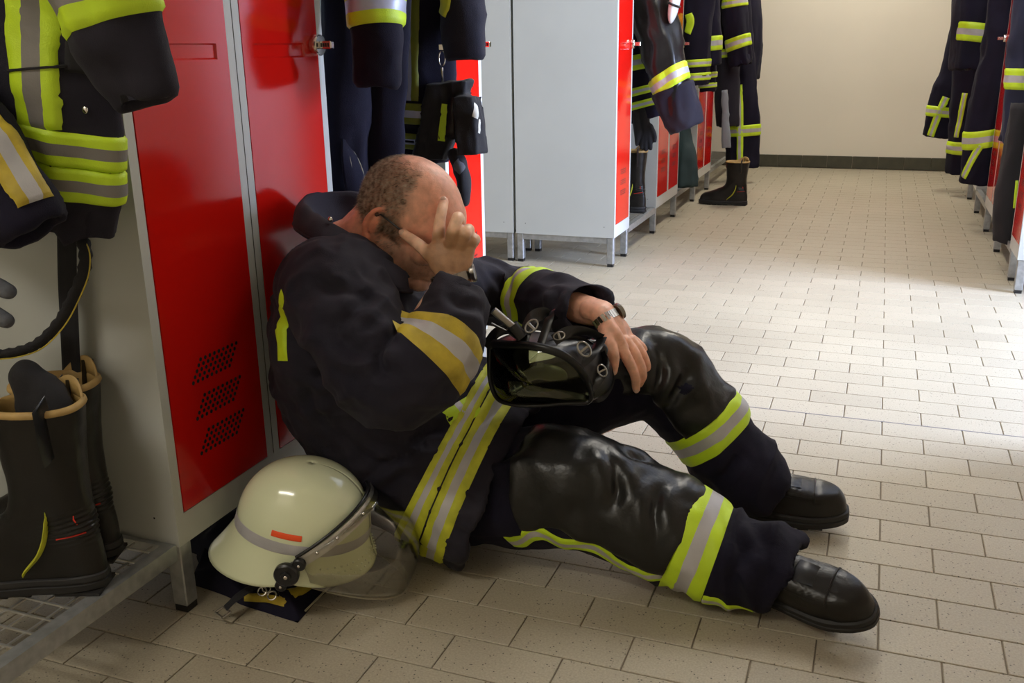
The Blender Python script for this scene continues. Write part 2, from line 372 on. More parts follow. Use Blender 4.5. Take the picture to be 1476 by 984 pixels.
# ------------------------------------------------------------------ lockers
FX = -1.222     # front plane of the left row
DEPTH = 0.50
ZB, ZD, ZT = 0.143, 0.205, 1.86
def locker(y0, y1, doors, side, label, lock_end=1, detail=True, rail_sides=(0, 1)):
    """side +1: front faces +X (left row).  side -1: front faces -X"""
    fx = FX if side > 0 else (0.505 if side == -1 else -2.236)
    sg = 1 if side > 0 else -1
    bx = fx-sg*DEPTH
    t = thing('locker', label, 'locker', ((fx+bx)/2, (y0+y1)/2, 0), group=None)
    def X(d): return fx-sg*d        # d = distance behind the front
    def bxm(mb, d0, d1, a0, a1, z0, z1, bev=0):
        mb.box((min(X(d0), X(d1)), a0, z0), (max(X(d0), X(d1)), a1, z1), bev=bev)
    c = MB(); p = .022
    bxm(c, 0, DEPTH, y0, y0+.012, ZB, ZT); bxm(c, 0, DEPTH, y1-.012, y1, ZB, ZT)      # side panels
    bxm(c, DEPTH-.01, DEPTH, y0+.012, y1-.012, ZB, ZT); bxm(c, .0, DEPTH, y0+.012, y1-.012, ZT-.02, ZT); bxm(c, .0, DEPTH, y0+.012, y1-.012, ZB, ZB+.012)
    bxm(c, 0, .02, y0+.012, y1-.012, ZB+.012, ZD-.002)                                # bottom rail
    n = doors; W = (y1-y0)/n
    for i in range(n):
        for a0, a1 in ((y0+i*W+(.012 if i == 0 else 0), y0+i*W+p), (y0+(i+1)*W-p, y0+(i+1)*W-(.012 if i == n-1 else 0))):
            bxm(c, 0, .02, a0+(.0006 if i else 0), a1-(.0006 if i < n-1 else 0), ZD-.002, ZT-.02)
    bxm(c, 0, .02, y0+.012, y1-.012, ZT-.06, ZT-.02)
    c.build('carcass', M['grey'], t)
    if n == 2: MB().box((min(X(-.0006), X(.0)), (y0+y1)/2-.0009, ZD), (max(X(-.0006), X(0)), (y0+y1)/2+.0009, ZT-.05)).build('seam', M['skirt'], t)
    for i in range(n):
        a, b = y0+i*W+p+.0015, y0+(i+1)*W-p-.0015
        z0, z1 = ZD, ZT-.062
        le = lock_end if n == 1 else i
        ly = b-.014 if le else a+.028
        # door plate with a pressed label recess
        rz0, rz1 = 1.006, 1.034
        ra, rb = (a+.032, b-.052) if le else (a+.052, b-.032)
        D = MB(); f0 = -.001; V = lambda d, y, z: (X(d), y, z)
        q = [V(f0, a, z0), V(f0, b, z0), V(f0, b, z1), V(f0, a, z1), V(f0, ra, rz0), V(f0, rb, rz0), V(f0, rb, rz1), V(f0, ra, rz1),
             V(.003, ra+.003, rz0+.003), V(.003, rb-.003, rz0+.003), V(.003, rb-.003, rz1-.003), V(.003, ra+.003, rz1-.003),
             V(.018, a, z0), V(.018, b, z0), V(.018, b, z1), V(.018, a, z1)]
        F = [(0, 1, 5, 4), (1, 2, 6, 5), (2, 3, 7, 6), (3, 0, 4, 7), (4, 5, 9, 8), (5, 6, 10, 9), (6, 7, 11, 10), (7, 4, 8, 11), (8, 9, 10, 11),
             (0, 12, 13, 1), (1, 13, 14, 2), (2, 14, 15, 3), (3, 15, 12, 0), (15, 14, 13, 12)]
        D.add(q, F); d = D.build('door', M['red'], t)
        # three blocks of ventilation holes
        H = MB(); cy = (a+b)/2
        if detail:
            for z in (.315, .385, .455):
                for r in range(5):
                    for s_ in range(9):
                        yy = cy+(s_-4)*.0135+(r-2)*.0068*(1 if sg > 0 else -1); zz = z+(r-2)*.0095
                        H.add([(X(-.0016), yy+.0042*math.cos(w_), zz+.0042*math.sin(w_)) for w_ in np.arange(8)*math.pi/4], [tuple(range(8))])
        else:
            for z in (.335, .385, .435):
                for r in range(3):
                    H.add([V(-.0016, cy-.05, z+r*.009), V(-.0016, cy+.05, z+r*.009), V(-.0016, cy+.05, z+r*.009+.003), V(-.0016, cy-.05, z+r*.009+.003)], [(0, 1, 2, 3)])
        tag(H.build('vent_holes', M['hole'], d), kind='stuff')
        # turn lock
        lk = MB(); R = []
        for r, x in ((.021, .002), (.022, .004), (.022, .016), (.020, .019), (.002, .019)):
            R.append([(X(-x), ly+r*math.cos(w_), 1.03+r*math.sin(w_)) for w_ in np.arange(24)*math.pi/12])
        lk.rings(R); lo = lk.build('lock', M['chrome'], d, smooth=True, sharp=40)
        hb = MB(); hb.box((min(X(-.019), X(-.047)), ly-.007, 1.022), (max(X(-.019), X(-.047)), ly+.007, 1.038), bev=.002)
        hb.build('turn_handle', M['chrome'], lo)
        if detail:
            hb_ = MB()
            for j in range(4): hb_.box((min(X(-.022-j*.0055), X(-.026-j*.0055)), ly-.0076, 1.026), (max(X(-.022-j*.0055), X(-.026-j*.0055)), ly-.0068, 1.034))
            tag(hb_.build('number_dials', M['blackplastic'], lo), kind='stuff')
    # base frame and feet
    for yy in (y0+.004, y1-.034):
        g = MB(); bxm(g, .0365, DEPTH-.0365, yy, yy+.03, ZB-.028, ZB-.0005); g.build('base_rail', M['galv'], t)
    for yy in (y0+.004, y1-.036):
        for d0 in (.004, DEPTH-.036):
            l = MB(); bxm(l, d0, d0+.032, yy, yy+.032, .014, ZB-.0005, bev=.002); lg = l.build('leg', M['galv'], t)
            l = MB(); bxm(l, d0+.002, d0+.030, yy+.002, yy+.030, 0.0005, .014); l.build('foot_cap', M['blackplastic'], lg)
    for dd in (.05, DEPTH-.05):
        s_ = MB().add([(X(dd)+.0022*math.cos(w_), y0-.0004, ZB+.052+.0022*math.sin(w_)) for w_ in np.arange(8)*math.pi/4], [tuple(range(8))])
        s_.build('screw_hole', M['hole'], t)
    return t

def bench(y0, y1, side, label, rail=True):
    """open wardrobe bay between two lockers: wire mesh seat, back panel, coat rail"""
    fx = FX if side > 0 else .505; sg = 1 if side > 0 else -1
    t = thing('wardrobe_bay', label, 'coat rack', (fx-sg*.25, (y0+y1)/2, 0))
    X = lambda d: fx-sg*d
    def bxm(mb, d0, d1, a0, a1, z0, z1): mb.box((min(X(d0), X(d1)), a0, z0), (max(X(d0), X(d1)), a1, z1))
    f = MB(); ZS = .150
    bxm(f, .004, .03, y0+.002, y1-.002, ZS-.003, ZS); bxm(f, .004, .0065, y0+.002, y1-.002, ZS-.032, ZS-.003)
    bxm(f, DEPTH-.03, DEPTH-.004, y0+.002, y1-.002, ZS-.03, ZS)
    bxm(f, .03, DEPTH-.03, y0+.002, y0+.014, ZS-.02, ZS); bxm(f, .03, DEPTH-.03, y1-.014, y1-.002, ZS-.02, ZS)
    f.build('seat_frame', M['galv'], t)
    wl = MB().box((-.0017, -(y1-y0)/2+.01, -.0017), (.0017, (y1-y0)/2-.01, .0017)).mesh('wire', M['zinc'])
    wd = MB().box((-(DEPTH-.04)/2, -.0017, -.0017), ((DEPTH-.04)/2, .0017, .0017)).mesh('wire', M['zinc'])
    for i in range(11): obj_from('wire', wl, t, (sg*(-.20+i*.04), 0, ZS-.0055))
    n = int((y1-y0)/.036)
    for i in range(1, n): obj_from('wire', wd, t, (0, (i/n-.5)*(y1-y0), ZS-.0022))
    b = MB(); bxm(b, DEPTH-.012, DEPTH-.002, y0+.001, y1-.001, ZS, ZT); bxm(b, .02, DEPTH-.012, y0+.001, y1-.001, ZT-.16, ZT-.145)
    b.build('back_panel', M['grey'], t)
    r = MB().cyl((X(.2), y0+.001, 1.62), (0, 1, 0), .011, y1-y0-.002, 12)
    r.build('coat_rail', M['chrome'], t)
    return t

locker(-2.262, -1.640, 2, 1, 'nearest grey locker with two red doors behind the seated man')
locker(-1.030, -0.748, 1, 1, 'narrow locker with a red door just right of the bald head')
locker(0.862, 1.158, 1, 1, 'grey locker in mid frame seen from its wide blank side', detail=False)
locker(0.862, 1.158, 1, -2, 'second grey locker standing back to back behind the wide blank side', detail=False)
locker(1.775, 2.390, 2, 1, 'two door locker beyond the hanging leather sleeved jacket', detail=False)
locker(3.000, 3.620, 2, 1, 'farthest visible two door locker beside the single boot on the floor', detail=False)
locker(0.868, 1.150, 1, -1, 'grey and red locker cut by the right edge of the photo', detail=False, lock_end=0)
locker(1.755, 2.375, 2, -1, 'second locker of the right row, half hidden by coats', detail=False, lock_end=0)
locker(2.985, 3.605, 2, -1, 'far locker of the right row with only its feet showing under the coats', detail=False, lock_end=0)
bench(-2.875, -2.264, 1, 'open wardrobe bay with wire mesh seat holding the tall boots at far left')
bench(-1.638, -1.032, 1, 'open wardrobe bay full of dark coats behind the bald head')
bench(1.160, 1.773, 1, 'open wardrobe bay right after the wide blank locker side')
bench(2.392, 2.998, 1, 'open wardrobe bay between the two far red lockers on the left')
bench(3.622, 4.235, 1, 'last open wardrobe bay of the left row next to the back wall')
bench(4.237, 4.85, 1, 'open wardrobe bay touching the back wall at the end of the left row')
bench(1.152, 1.753, -1, 'nearest open wardrobe bay of the right row')
bench(2.377, 2.983, -1, 'middle open wardrobe bay of the right row')
bench(3.607, 4.215, -1, 'farthest open wardrobe bay of the right row')

# ------------------------------------------------------------------ cloth and body tools
from mathutils.bvhtree import BVHTree

def solidify_mesh(mb, mats, name, voxel=0, smooth=0, factor=.5, thick=0, sub=0):
    o = bpy.data.objects.new('tmp', mb.mesh(name, mats)); COL.objects.link(o)
    if thick:
        m = o.modifiers.new('s', 'SOLIDIFY'); m.thickness = thick; m.offset = 0
    if voxel:
        m = o.modifiers.new('r', 'REMESH'); m.mode = 'VOXEL'; m.voxel_size = voxel; m.use_smooth_shade = True
    if smooth:
        m = o.modifiers.new('m', 'SMOOTH'); m.iterations = smooth; m.factor = factor
    if sub:
        m = o.modifiers.new('u', 'SUBSURF'); m.levels = sub; m.render_levels = sub
    dg = bpy.context.evaluated_depsgraph_get(); me = bpy.data.meshes.new_from_object(o.evaluated_get(dg))
    me.name = name
    old = o.data; bpy.data.objects.remove(o); bpy.data.meshes.remove(old)
    me.materials.clear()
    for mt in (mats if isinstance(mats, (list, tuple)) else [mats]): me.materials.append(mt)
    me.polygons.foreach_set('use_smooth', [True]*len(me.polygons))
    return me

def co_no(me):
    n = len(me.vertices); a = np.empty(n*3); me.vertices.foreach_get('co', a); b = np.empty(n*3); me.vertices.foreach_get('normal', b)
    return a.reshape(-1, 3), b.reshape(-1, 3)
def set_co(me, c): me.vertices.foreach_set('co', np.asarray(c).ravel()); me.update()

def rid(P, seed): return 1-2*np.abs(vnoise(P, seed))
def folds(C, amp, seed=0, scale=(14, 14, 14)):
    s = np.array(scale, float)
    wv = np.stack([vnoise(C*7, seed+1), vnoise(C*7, seed+2), vnoise(C*7, seed+3)], 1)*.5
    return amp*(.65*rid(C*s+wv, seed)+.5*vnoise(C*s*.5+wv, seed+5)+.25*rid(C*s*2.1+wv, seed+6)-.1)

def bvh_of(me):
    V = [v.co for v in me.vertices]; return BVHTree.FromPolygons(V, [tuple(p.vertices) for p in me.polygons])

def locate(bvh, x, y):
    d = unit((x-738)/FPX*CR-(y-492)/FPX*CU+CF); h = bvh.ray_cast(Vector(CAM_POS), Vector(d), 12)
    return (np.array(h[0]), np.array(h[1])) if h[0] else (None, None)
def ribbon(bvh, pts, width, mats, name, parent, n=5, sub=6, off=.0028, twist=None):
    """a tape of real width sewn onto the cloth along a line of surface points"""
    Pn = [locate(bvh, *p) for p in pts]; Pn = [q for q in Pn if q[0] is not None]
    if len(Pn) < 2: return None
    P = spline(np.array([q[0] for q in Pn]), sub) if len(Pn) > 2 else np.array([Pn[0][0]*(1-t)+Pn[1][0]*t for t in np.linspace(0, 1, sub)])
    T = np.gradient(P, axis=0); G = []
    for i, p in enumerate(P):
        h = bvh.find_nearest(Vector(p)); nn = np.array(h[1]); t = unit(T[i]); sd = unit(np.cross(nn, t)); row = []
        wv = width if np.isscalar(width) else np.interp(i/(len(P)-1), np.linspace(0, 1, len(width)), width)
        for j in range(n+1):
            q = p+sd*wv*(j/n-.5); g = bvh.find_nearest(Vector(q)); e = off*(.2 if j in (0, n) or i in (0, len(P)-1) else 1)
            row.append(np.array(g[0])+np.array(g[1])*e)
        G.append(row)
    G = np.array(G); mb = MB(); k = len(mats)
    if k == 1: mb.grid(G)
    else:
        c1, c2 = (n+1)//3, n-(n+1)//3; mb.grid(G[:, :c1+1], 0); mb.grid(G[:, c1:c2+1], 1); mb.grid(G[:, c2:], 0)
    return mb.build(name, mats, parent, smooth=True, sharp=80)

class Axis:
    """centre line of a limb with a frame: u is the reference side, v = T x u"""
    def __init__(s, pts, u, sub=8):
        s.P = spline(pts, sub); s.L = np.concatenate([[0], np.cumsum(np.linalg.norm(np.diff(s.P, axis=0), axis=1))])
        s.T = np.gradient(s.P, axis=0); s.T /= np.linalg.norm(s.T, axis=1)[:, None]; s.u = unit(u)
    def at(s, l):
        p = np.array([np.interp(l, s.L, s.P[:, i]) for i in range(3)]); T = unit([np.interp(l, s.L, s.T[:, i]) for i in range(3)])
        u = unit(s.u-T*np.dot(s.u, T)); return p, T, u, np.cross(T, u)
    def near(s, q):
        d = np.linalg.norm(s.P-np.asarray(q), axis=1); return s.L[int(np.argmin(d))]

def wrap(bvh, ax, l0, l1, a0, a1, off=.004, nl=10, na=40, mats=(0,), across='l', tilt=(0, 0), wave=None, mb=None, rmax=.5, amp=0, seed=3):
    """a patch laid on the cloth: rays go from the limb's centre line outwards. angles in degrees"""
    mb = mb or MB(); nb = len(mats)
    if across == 'l': nl = max(nl, 3)*nb//1
    else: na = max(na, 3)*nb//1
    G = np.full((nl+1, na+1, 3), np.nan)
    for i in range(nl+1):
        for j in range(na+1):
            fl_, fa = i/nl, j/na
            l = l0+(l1-l0)*fl_; a = math.radians(a0+(a1-a0)*fa)
            if wave: a += wave(l)
            l += tilt[0]*math.cos(a)+tilt[1]*math.sin(a)
            p, T, u, v = ax.at(l); d = math.cos(a)*u+math.sin(a)*v
            h = bvh.ray_cast(Vector(p), Vector(d), rmax)
            if h[0] is None: continue
            for _ in range(3):
                h2 = bvh.ray_cast(h[0]+Vector(d)*.0015, Vector(d), .03)
                if h2[0] is None: break
                h = h2
            nn = np.array(h[1])
            if np.dot(nn, d) < 0: nn = -nn
            o_ = off*(.1 if i in (0, nl) or j in (0, na) else 1)
            if amp: o_ += amp*max(-.6, float(vnoise(np.array([h[0]])*np.array((22, 22, 15)), seed)[0]))
            G[i, j] = np.array(h[0])+nn*o_
    # keep the unbroken run of columns around the middle, fill single gaps from neighbours
    bad = np.isnan(G[:, :, 0]).mean(axis=0) > .5; j0 = j1 = na//2
    if not bad[j0] and bad.any():
        while j0 > 0 and not bad[j0-1]: j0 -= 1
        while j1 < na and not bad[j1+1]: j1 += 1
        G = G[:, j0:j1+1]; na = G.shape[1]-1
    for i in range(nl+1):
        for j in range(1, na+1):
            if np.isnan(G[i, j, 0]): G[i, j] = G[i, j-1]
        for j in range(na-1, -1, -1):
            if np.isnan(G[i, j, 0]): G[i, j] = G[i, j+1]
    ok = ~np.isnan(G[:, 0, 0]); G = G[ok]
    for b in range(nb):
        if across == 'l':
            i0, i1 = b*nl//nb, (b+1)*nl//nb; mb.grid(G[i0:i1+1], mats[b])
        else:
            j0, j1 = b*na//nb, (b+1)*na//nb; mb.grid(G[:, j0:j1+1], mats[b])
    return mb

def loft_closed(mb, pts, ab, side, sub=6, k=40, m=0, lip=None):
    """elliptic sleeve or trunk with flat ends; lip = (thickness, depth) makes the far end an open hem"""
    P = spline(pts, sub); A = spline(np.asarray(ab, float), sub)
    T = np.gradient(P, axis=0); T /= np.linalg.norm(T, axis=1)[:, None]; R = []
    sd = np.asarray(side, float)
    def ring(i, a, b, sh=0):
        s_ = sd if sd.ndim == 1 else sd[min(len(sd)-1, i//sub)]
        u = unit(s_-T[i]*np.dot(s_, T[i])); v = np.cross(T[i], u)
        return [P[i]+T[i]*sh+a*math.cos(q)*u+b*math.sin(q)*v for q in np.arange(k)*2*math.pi/k]
    for i in range(len(P)): R.append(ring(i, *A[i]))
    if lip:
        th, dp = lip; n = len(P)-1
        for sh, q in ((.004, th*.3), (.004, th*.8), (0, th), (-dp, th*1.1)): R.append(ring(n, A[n][0]-q, A[n][1]-q, sh))
    mb.rings(R, m, True); return mb

BAND = ['yellow', 'silver']
def bandmats(y='yellow', s='silver'): return [M[y], M[s]]

# ------------------------------------------------------------------ the seated man
man = thing('person', 'bald man in dark fire jacket sitting on the floor, head propped on his hand', 'person', (-.85, -1.8, 0))

# joints, each at its pixel and its distance into the room
J_ = dict(
 head=px(592, 312, Y=-1.87), neck0=px(530, 352, Y=-1.88), C7=px(498, 372, Y=-1.88),
 shR=px(492, 425, Y=-2.05), elR=px(578, 545, Y=-2.10), wrR=px(657, 400, Y=-1.952),
 shL=px(600, 410, Y=-1.68), elL=px(728, 420, Y=-1.50), wrL=px(868, 452, Y=-1.665),
 chest=px(525, 480, Y=-1.86), waist=px(585, 600, Y=-1.80), pelvis=px(660, 690, Y=-1.76),
 hipR=px(680, 705, Y=-1.86), knR=px(885, 728, Y=-1.865), anR=px(1118, 835, Y=-1.865),
 hipL=px(715, 640, Y=-1.68), knL=px(958, 548, Y=-1.56), anL=px(1112, 698, Y=-1.53))
for k_ in ('knR', 'knL'): pass
f_ = unit((.85, -.04, -.53)); s_ = unit(np.cross(f_, (0, 0, 1))); u_ = np.cross(s_, f_)     # face forward, his right (to the viewer), crown
HC = J_['head']
def H(f, s, u): return HC+f*f_+s*s_+u*u_

B = MB()
# skull, brow, face
B.ball(H(-.006, 0, .022), f_*.104, s_*.080, u_*.092, k=40, n=26)
B.ball(H(-.045, 0, .005), f_*.060, s_*.070, u_*.070, k=28, n=18)
B.ball(H(.045, 0, .022), f_*.062, s_*.066, u_*.066, k=28, n=18)
B.ball(H(.040, 0, -.045), f_*.060, s_*.062, u_*.070, k=28, n=18)
B.ball(H(.020, 0, -.075), f_*.064, s_*.064, u_*.045, k=28, n=18)
B.ball(H(.072, 0, -.100), f_*.030, s_*.032, u_*.022, k=20, n=12)
B.ball(H(.030, 0, -.100), f_*.060, s_*.052, u_*.028, k=20, n=12)
for q in (-1, 1):
    B.ball(H(.068, q*.038, -.030), f_*.026, s_*.026, u_*.022, k=18, n=12)       # cheek
    B.ball(H(.088, q*.030, .014), f_*.016, s_*.030, u_*.010, k=16, n=10)        # brow
    B.ball(H(.086, q*.031, -.003), f_*.012, s_*.015, u_*.011, k=16, n=10)       # closed eye
    B.ball(H(.010, q*.056, -.070), f_*.040, s_*.018, u_*.038, k=18, n=12)       # jowl
    # ear
    E0 = H(-.022, q*.079, -.018); of = f_*.35+s_*q*.94; eb = unit(-f_*.85+s_*q*.5)
    B.ball(E0+eb*.001, eb*.012, u_*.022, np.cross(eb, u_)*.0045, k=18, n=12)
    rim = []
    for a in np.linspace(-.5*math.pi*.55, 1.42*math.pi, 16):
        rim.append(E0+eb*(.010-.016*math.cos(a+math.pi*.0) if False else .008+.015*math.sin(a*.5+.5)-.004)+u_*(.031*math.sin(a)*1.0)+(-f_)*.0*0)
    rim = [E0+u_*.033*math.cos(a)+eb*(.019*math.sin(a)+.002) for a in np.linspace(-.35*math.pi, .93*math.pi, 16)]
    B.chain(rim, [.0050]*10+[.0055]*4+[.0075, .0085], k=8, sub=2)
    B.chain([E0+u_*.015+eb*.002, E0+eb*.008, E0-u_*.012+eb*.005], [.0032]*3, k=8, sub=3)
B.chain([H(.094, 0, .005), H(.107, 0, -.018), H(.120, 0, -.038), H(.108, 0, -.047)], [.009, .011, .013, .010], k=14)
for q in (-1, 1): B.ball(H(.106, q*.011, -.040), f_*.010, s_*.009, u_*.008, k=12, n=8)
B.chain([H(.086, -.022, -.070), H(.099, 0, -.066), H(.086, .022, -.070)], [.005, .007, .005], k=10)
B.chain([H(.086, -.020, -.078), H(.097, 0, -.079), H(.086, .020, -.078)], [.005, .007, .005], k=10)
HEADBV = BVHTree.FromPolygons([Vector(v) for v in np.concatenate(B.v)], B.f)
# neck, trunk and limbs under the clothes
B.chain([H(-.03, 0, -.03), J_['neck0'], J_['C7']], [.066, .068, .075], k=24)
B.chain([H(-.062, 0, -.045), J_['neck0']+np.array((-.02, 0, .01)), J_['C7']], [.045, .05, .06], k=20)
B.chain([J_['C7'], J_['chest'], J_['waist'], J_['pelvis']], [.08, .11, .11, .11], k=28, flat=[(1.2, .9), (1.5, .95), (1.35, 1), (1.3, .8)], side=(0, 1, 0))
B.chain([J_['C7'], J_['shR'], J_['elR']], [.055, .055, .042], k=18)
B.chain([J_['elR'], (J_['elR']*.4+J_['wrR']*.6), J_['wrR']], [.042, .038, .029], k=18)
B.chain([J_['C7'], J_['shL'], J_['elL']], [.055, .055, .042], k=18)
B.chain([J_['elL'], (J_['elL']*.4+J_['wrL']*.6), J_['wrL']], [.042, .037, .028], k=18)
for s in 'RL':
    B.chain([J_['pelvis'], J_['hip'+s], J_['kn'+s]], [.08, .078, .055], k=20)
    mid = J_['kn'+s]*.55+J_['an'+s]*.45
    B.chain([J_['kn'+s], mid, J_['an'+s]], [.055, .050, .032], k=18)
footR = J_['anR']+np.array((.10, -.01, -.030)); footL = J_['anL']+np.array((.09, .01, -.036))
B.chain([J_['anR'], J_['anR']+np.array((.05, 0, -.018)), footR], [.030, .024, .016], k=14)
B.chain([J_['anL'], J_['anL']+np.array((.05, .01, -.022)), footL], [.030, .024, .016], k=14)
# right hand, propping the forehead
def P2(l): return [px(x, y, Y=Y) for x, y, Y in l]
def finger(l, r, k=12): B.chain(P2(l), r, k=k, sub=5)
B.chain(P2([(662, 425, -1.957), (655, 402, -1.957), (650, 378, -1.962), (650, 356, -1.957)]), [.026, .028, .034, .034], k=22, flat=[(1, .9), (1.05, .75), (1.22, .52), (1.25, .42)], side=tuple(CR))
B.chain(P2([(640, 385, -1.952), (632, 362, -1.957), (633, 345, -1.955)]), [.014, .015, .012], k=14)
B.chain(P2([(664, 385, -1.952), (674, 362, -1.947), (678, 350, -1.937)]), [.014, .014, .011], k=14)
finger([(632, 352, -1.957), (633, 330, -1.957), (636, 308, -1.942), (640, 290, -1.919)], [.0120, .0112, .0105, .0088])
finger([(650, 352, -1.963), (654, 330, -1.971), (660, 313, -1.955), (664, 318, -1.932)], [.0120, .0115, .0110, .0092])
finger([(665, 354, -1.957), (671, 336, -1.961), (676, 330, -1.937), (677, 338, -1.919)], [.0115, .0108, .0102, .0088])
finger([(677, 360, -1.942), (683, 346, -1.942), (686, 345, -1.919), (684, 352, -1.907)], [.0105, .0098, .0092, .0078])
finger([(637, 392, -1.947), (622, 370, -1.968), (603, 352, -1.965), (581, 336, -1.956)], [.0150, .0140, .0115, .0088])
# left hand, hanging over the knee
B.chain(P2([(852, 446, -1.662), (870, 454, -1.677), (886, 478, -1.682), (898, 500, -1.677)]), [.027, .028, .035, .034], k=22, flat=[(1, .85), (1.05, .8), (1.2, .55), (1.25, .45)], side=(.35, .9, .1))
B.chain(P2([(874, 462, -1.702), (886, 482, -1.717), (897, 500, -1.714)]), [.014, .015, .0125], k=14)
finger([(893, 493, -1.714), (903, 515, -1.720), (914, 538, -1.712), (917, 560, -1.694)], [.0125, .0115, .0105, .0088])
finger([(902, 492, -1.690), (917, 514, -1.694), (926, 538, -1.687), (922, 553, -1.674)], [.0125, .0115, .0105, .0085])
finger([(909, 490, -1.667), (924, 508, -1.668), (932, 528, -1.662), (930, 546, -1.654)], [.0118, .0110, .0100, .0082])
finger([(911, 488, -1.647), (926, 502, -1.644), (934, 518, -1.638), (934, 532, -1.632)], [.0105, .0098, .0090, .0075])
finger([(874, 472, -1.707), (878, 492, -1.732), (885, 515, -1.744), (884, 535, -1.744)], [.0165, .0145, .0120, .0090])

def skin_mat():
    m = bpy.data.materials.new('skin'); m.use_nodes = True; nt = m.node_tree; N = nt.nodes; L = nt.links
    b = N['Principled BSDF']; b.inputs['Roughness'].default_value = .42; b.inputs['Subsurface Weight'].default_value = .08
    b.inputs['Subsurface Radius'].default_value = (.012, .004, .002); b.inputs['Subsurface Scale'].default_value = .5
    at = N.new('ShaderNodeAttribute'); at.attribute_name = 'skin_tone'
    tc = N.new('ShaderNodeTexCoord'); n = N.new('ShaderNodeTexNoise'); n.inputs['Scale'].default_value = 60; n.inputs['Detail'].default_value = 5
    L.new(tc.outputs['Object'], n.inputs['Vector'])
    mr = N.new('ShaderNodeMapRange'); mr.inputs[1].default_value = .3; mr.inputs[2].default_value = .7; mr.inputs[3].default_value = .82; mr.inputs[4].default_value = 1.14; L.new(n.outputs['Fac'], mr.inputs[0])
    sc = N.new('ShaderNodeVectorMath'); sc.operation = 'SCALE'; L.new(at.outputs['Color'], sc.inputs[0]); L.new(mr.outputs[0], sc.inputs['Scale'])
    L.new(sc.outputs[0], b.inputs['Base Color'])
    n3 = N.new('ShaderNodeTexNoise'); n3.inputs['Scale'].default_value = 420; n3.inputs['Detail'].default_value = 3; L.new(tc.outputs['Object'], n3.inputs['Vector'])
    bp = N.new('ShaderNodeBump'); bp.inputs['Strength'].default_value = .35; bp.inputs['Distance'].default_value = .001
    L.new(n3.outputs['Fac'], bp.inputs['Height']); L.new(bp.outputs[0], b.inputs['Normal'])
    return m
M['skin'] = skin_mat()
bme = solidify_mesh(B, M['skin'], 'body', voxel=.0027, smooth=5, factor=.5)
C, Nn = co_no(bme)
# skin tone: pink scalp, short hair zone at sides and back, stubble, ruddy ears, brown backs of the hands
rel = C-HC; lf, ls, lu = rel@f_, rel@s_, rel@u_
col = np.tile(np.array((.72, .38, .26)), (len(C), 1))
def sm(x, a, b): t = np.clip((x-a)/(b-a), 0, 1); return t*t*(3-2*t)
inhead = (np.linalg.norm(rel, axis=1) < .17)
nz = vnoise(C*60, 4)*.008
hair = sm(.022-lf+nz*1.5+.15*np.maximum(0, .08-lu), 0, .035)*sm(lu+nz, -.045, -.015)*sm(.114-lu+.8*np.minimum(0, -lf-.0)+nz, 0, .035)*inhead
side_b = sm(lf, -.035, -.005)*sm(.048-lf+nz, 0, .02)*sm(lu, -.075, -.05)*sm(.03-lu, 0, .03)*sm(np.abs(ls), .045, .06)*inhead
stub = sm(-.018-lu, 0, .03)*sm(lf, -.01, .03)*inhead
ear = sm(np.abs(ls), .078, .085)*(np.abs(lf+.025) < .03)*(np.abs(lu+.018) < .045)*inhead
hairw = np.clip(np.maximum(hair, 1.0*side_b*.32)*(1-ear), 0, 1)
pink = sm(lu, .03, .09)*inhead
nt_ = .5+.5*vnoise(C*25, 9)
def mixc(w_, c): return col*(1-w_[:, None])+np.array(c)*w_[:, None]
col = mixc(pink*.5, (.70, .36, .25)); col = mixc(.35*nt_*inhead, (.70, .27, .18)); col = mixc(hairw*.72, (.19, .125, .085))
col = mixc(stub*.38, (.22, .17, .14)); col = mixc(ear*.8, (.72, .25, .16))
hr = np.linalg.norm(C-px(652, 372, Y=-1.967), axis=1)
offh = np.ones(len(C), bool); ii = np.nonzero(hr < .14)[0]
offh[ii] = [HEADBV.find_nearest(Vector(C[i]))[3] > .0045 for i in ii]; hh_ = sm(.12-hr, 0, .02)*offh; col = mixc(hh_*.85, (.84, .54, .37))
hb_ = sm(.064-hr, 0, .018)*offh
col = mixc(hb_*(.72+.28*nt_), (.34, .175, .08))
hl = np.linalg.norm(C-px(895, 490, Y=-1.68), axis=1); hb2 = sm(.09-hl, 0, .04)*(~inhead)
col = mixc(hb2*.4, (.66, .36, .24))
col = np.clip(col*1.18, 0, .95)
# knuckle and tendon relief on the hands
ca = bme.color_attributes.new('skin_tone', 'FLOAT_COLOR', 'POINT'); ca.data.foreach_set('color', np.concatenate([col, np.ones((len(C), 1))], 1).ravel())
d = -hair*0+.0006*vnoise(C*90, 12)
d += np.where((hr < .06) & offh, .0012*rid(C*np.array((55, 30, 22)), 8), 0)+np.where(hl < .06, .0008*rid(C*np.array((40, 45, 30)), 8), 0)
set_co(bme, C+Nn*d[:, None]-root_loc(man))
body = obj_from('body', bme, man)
BC = C.copy()

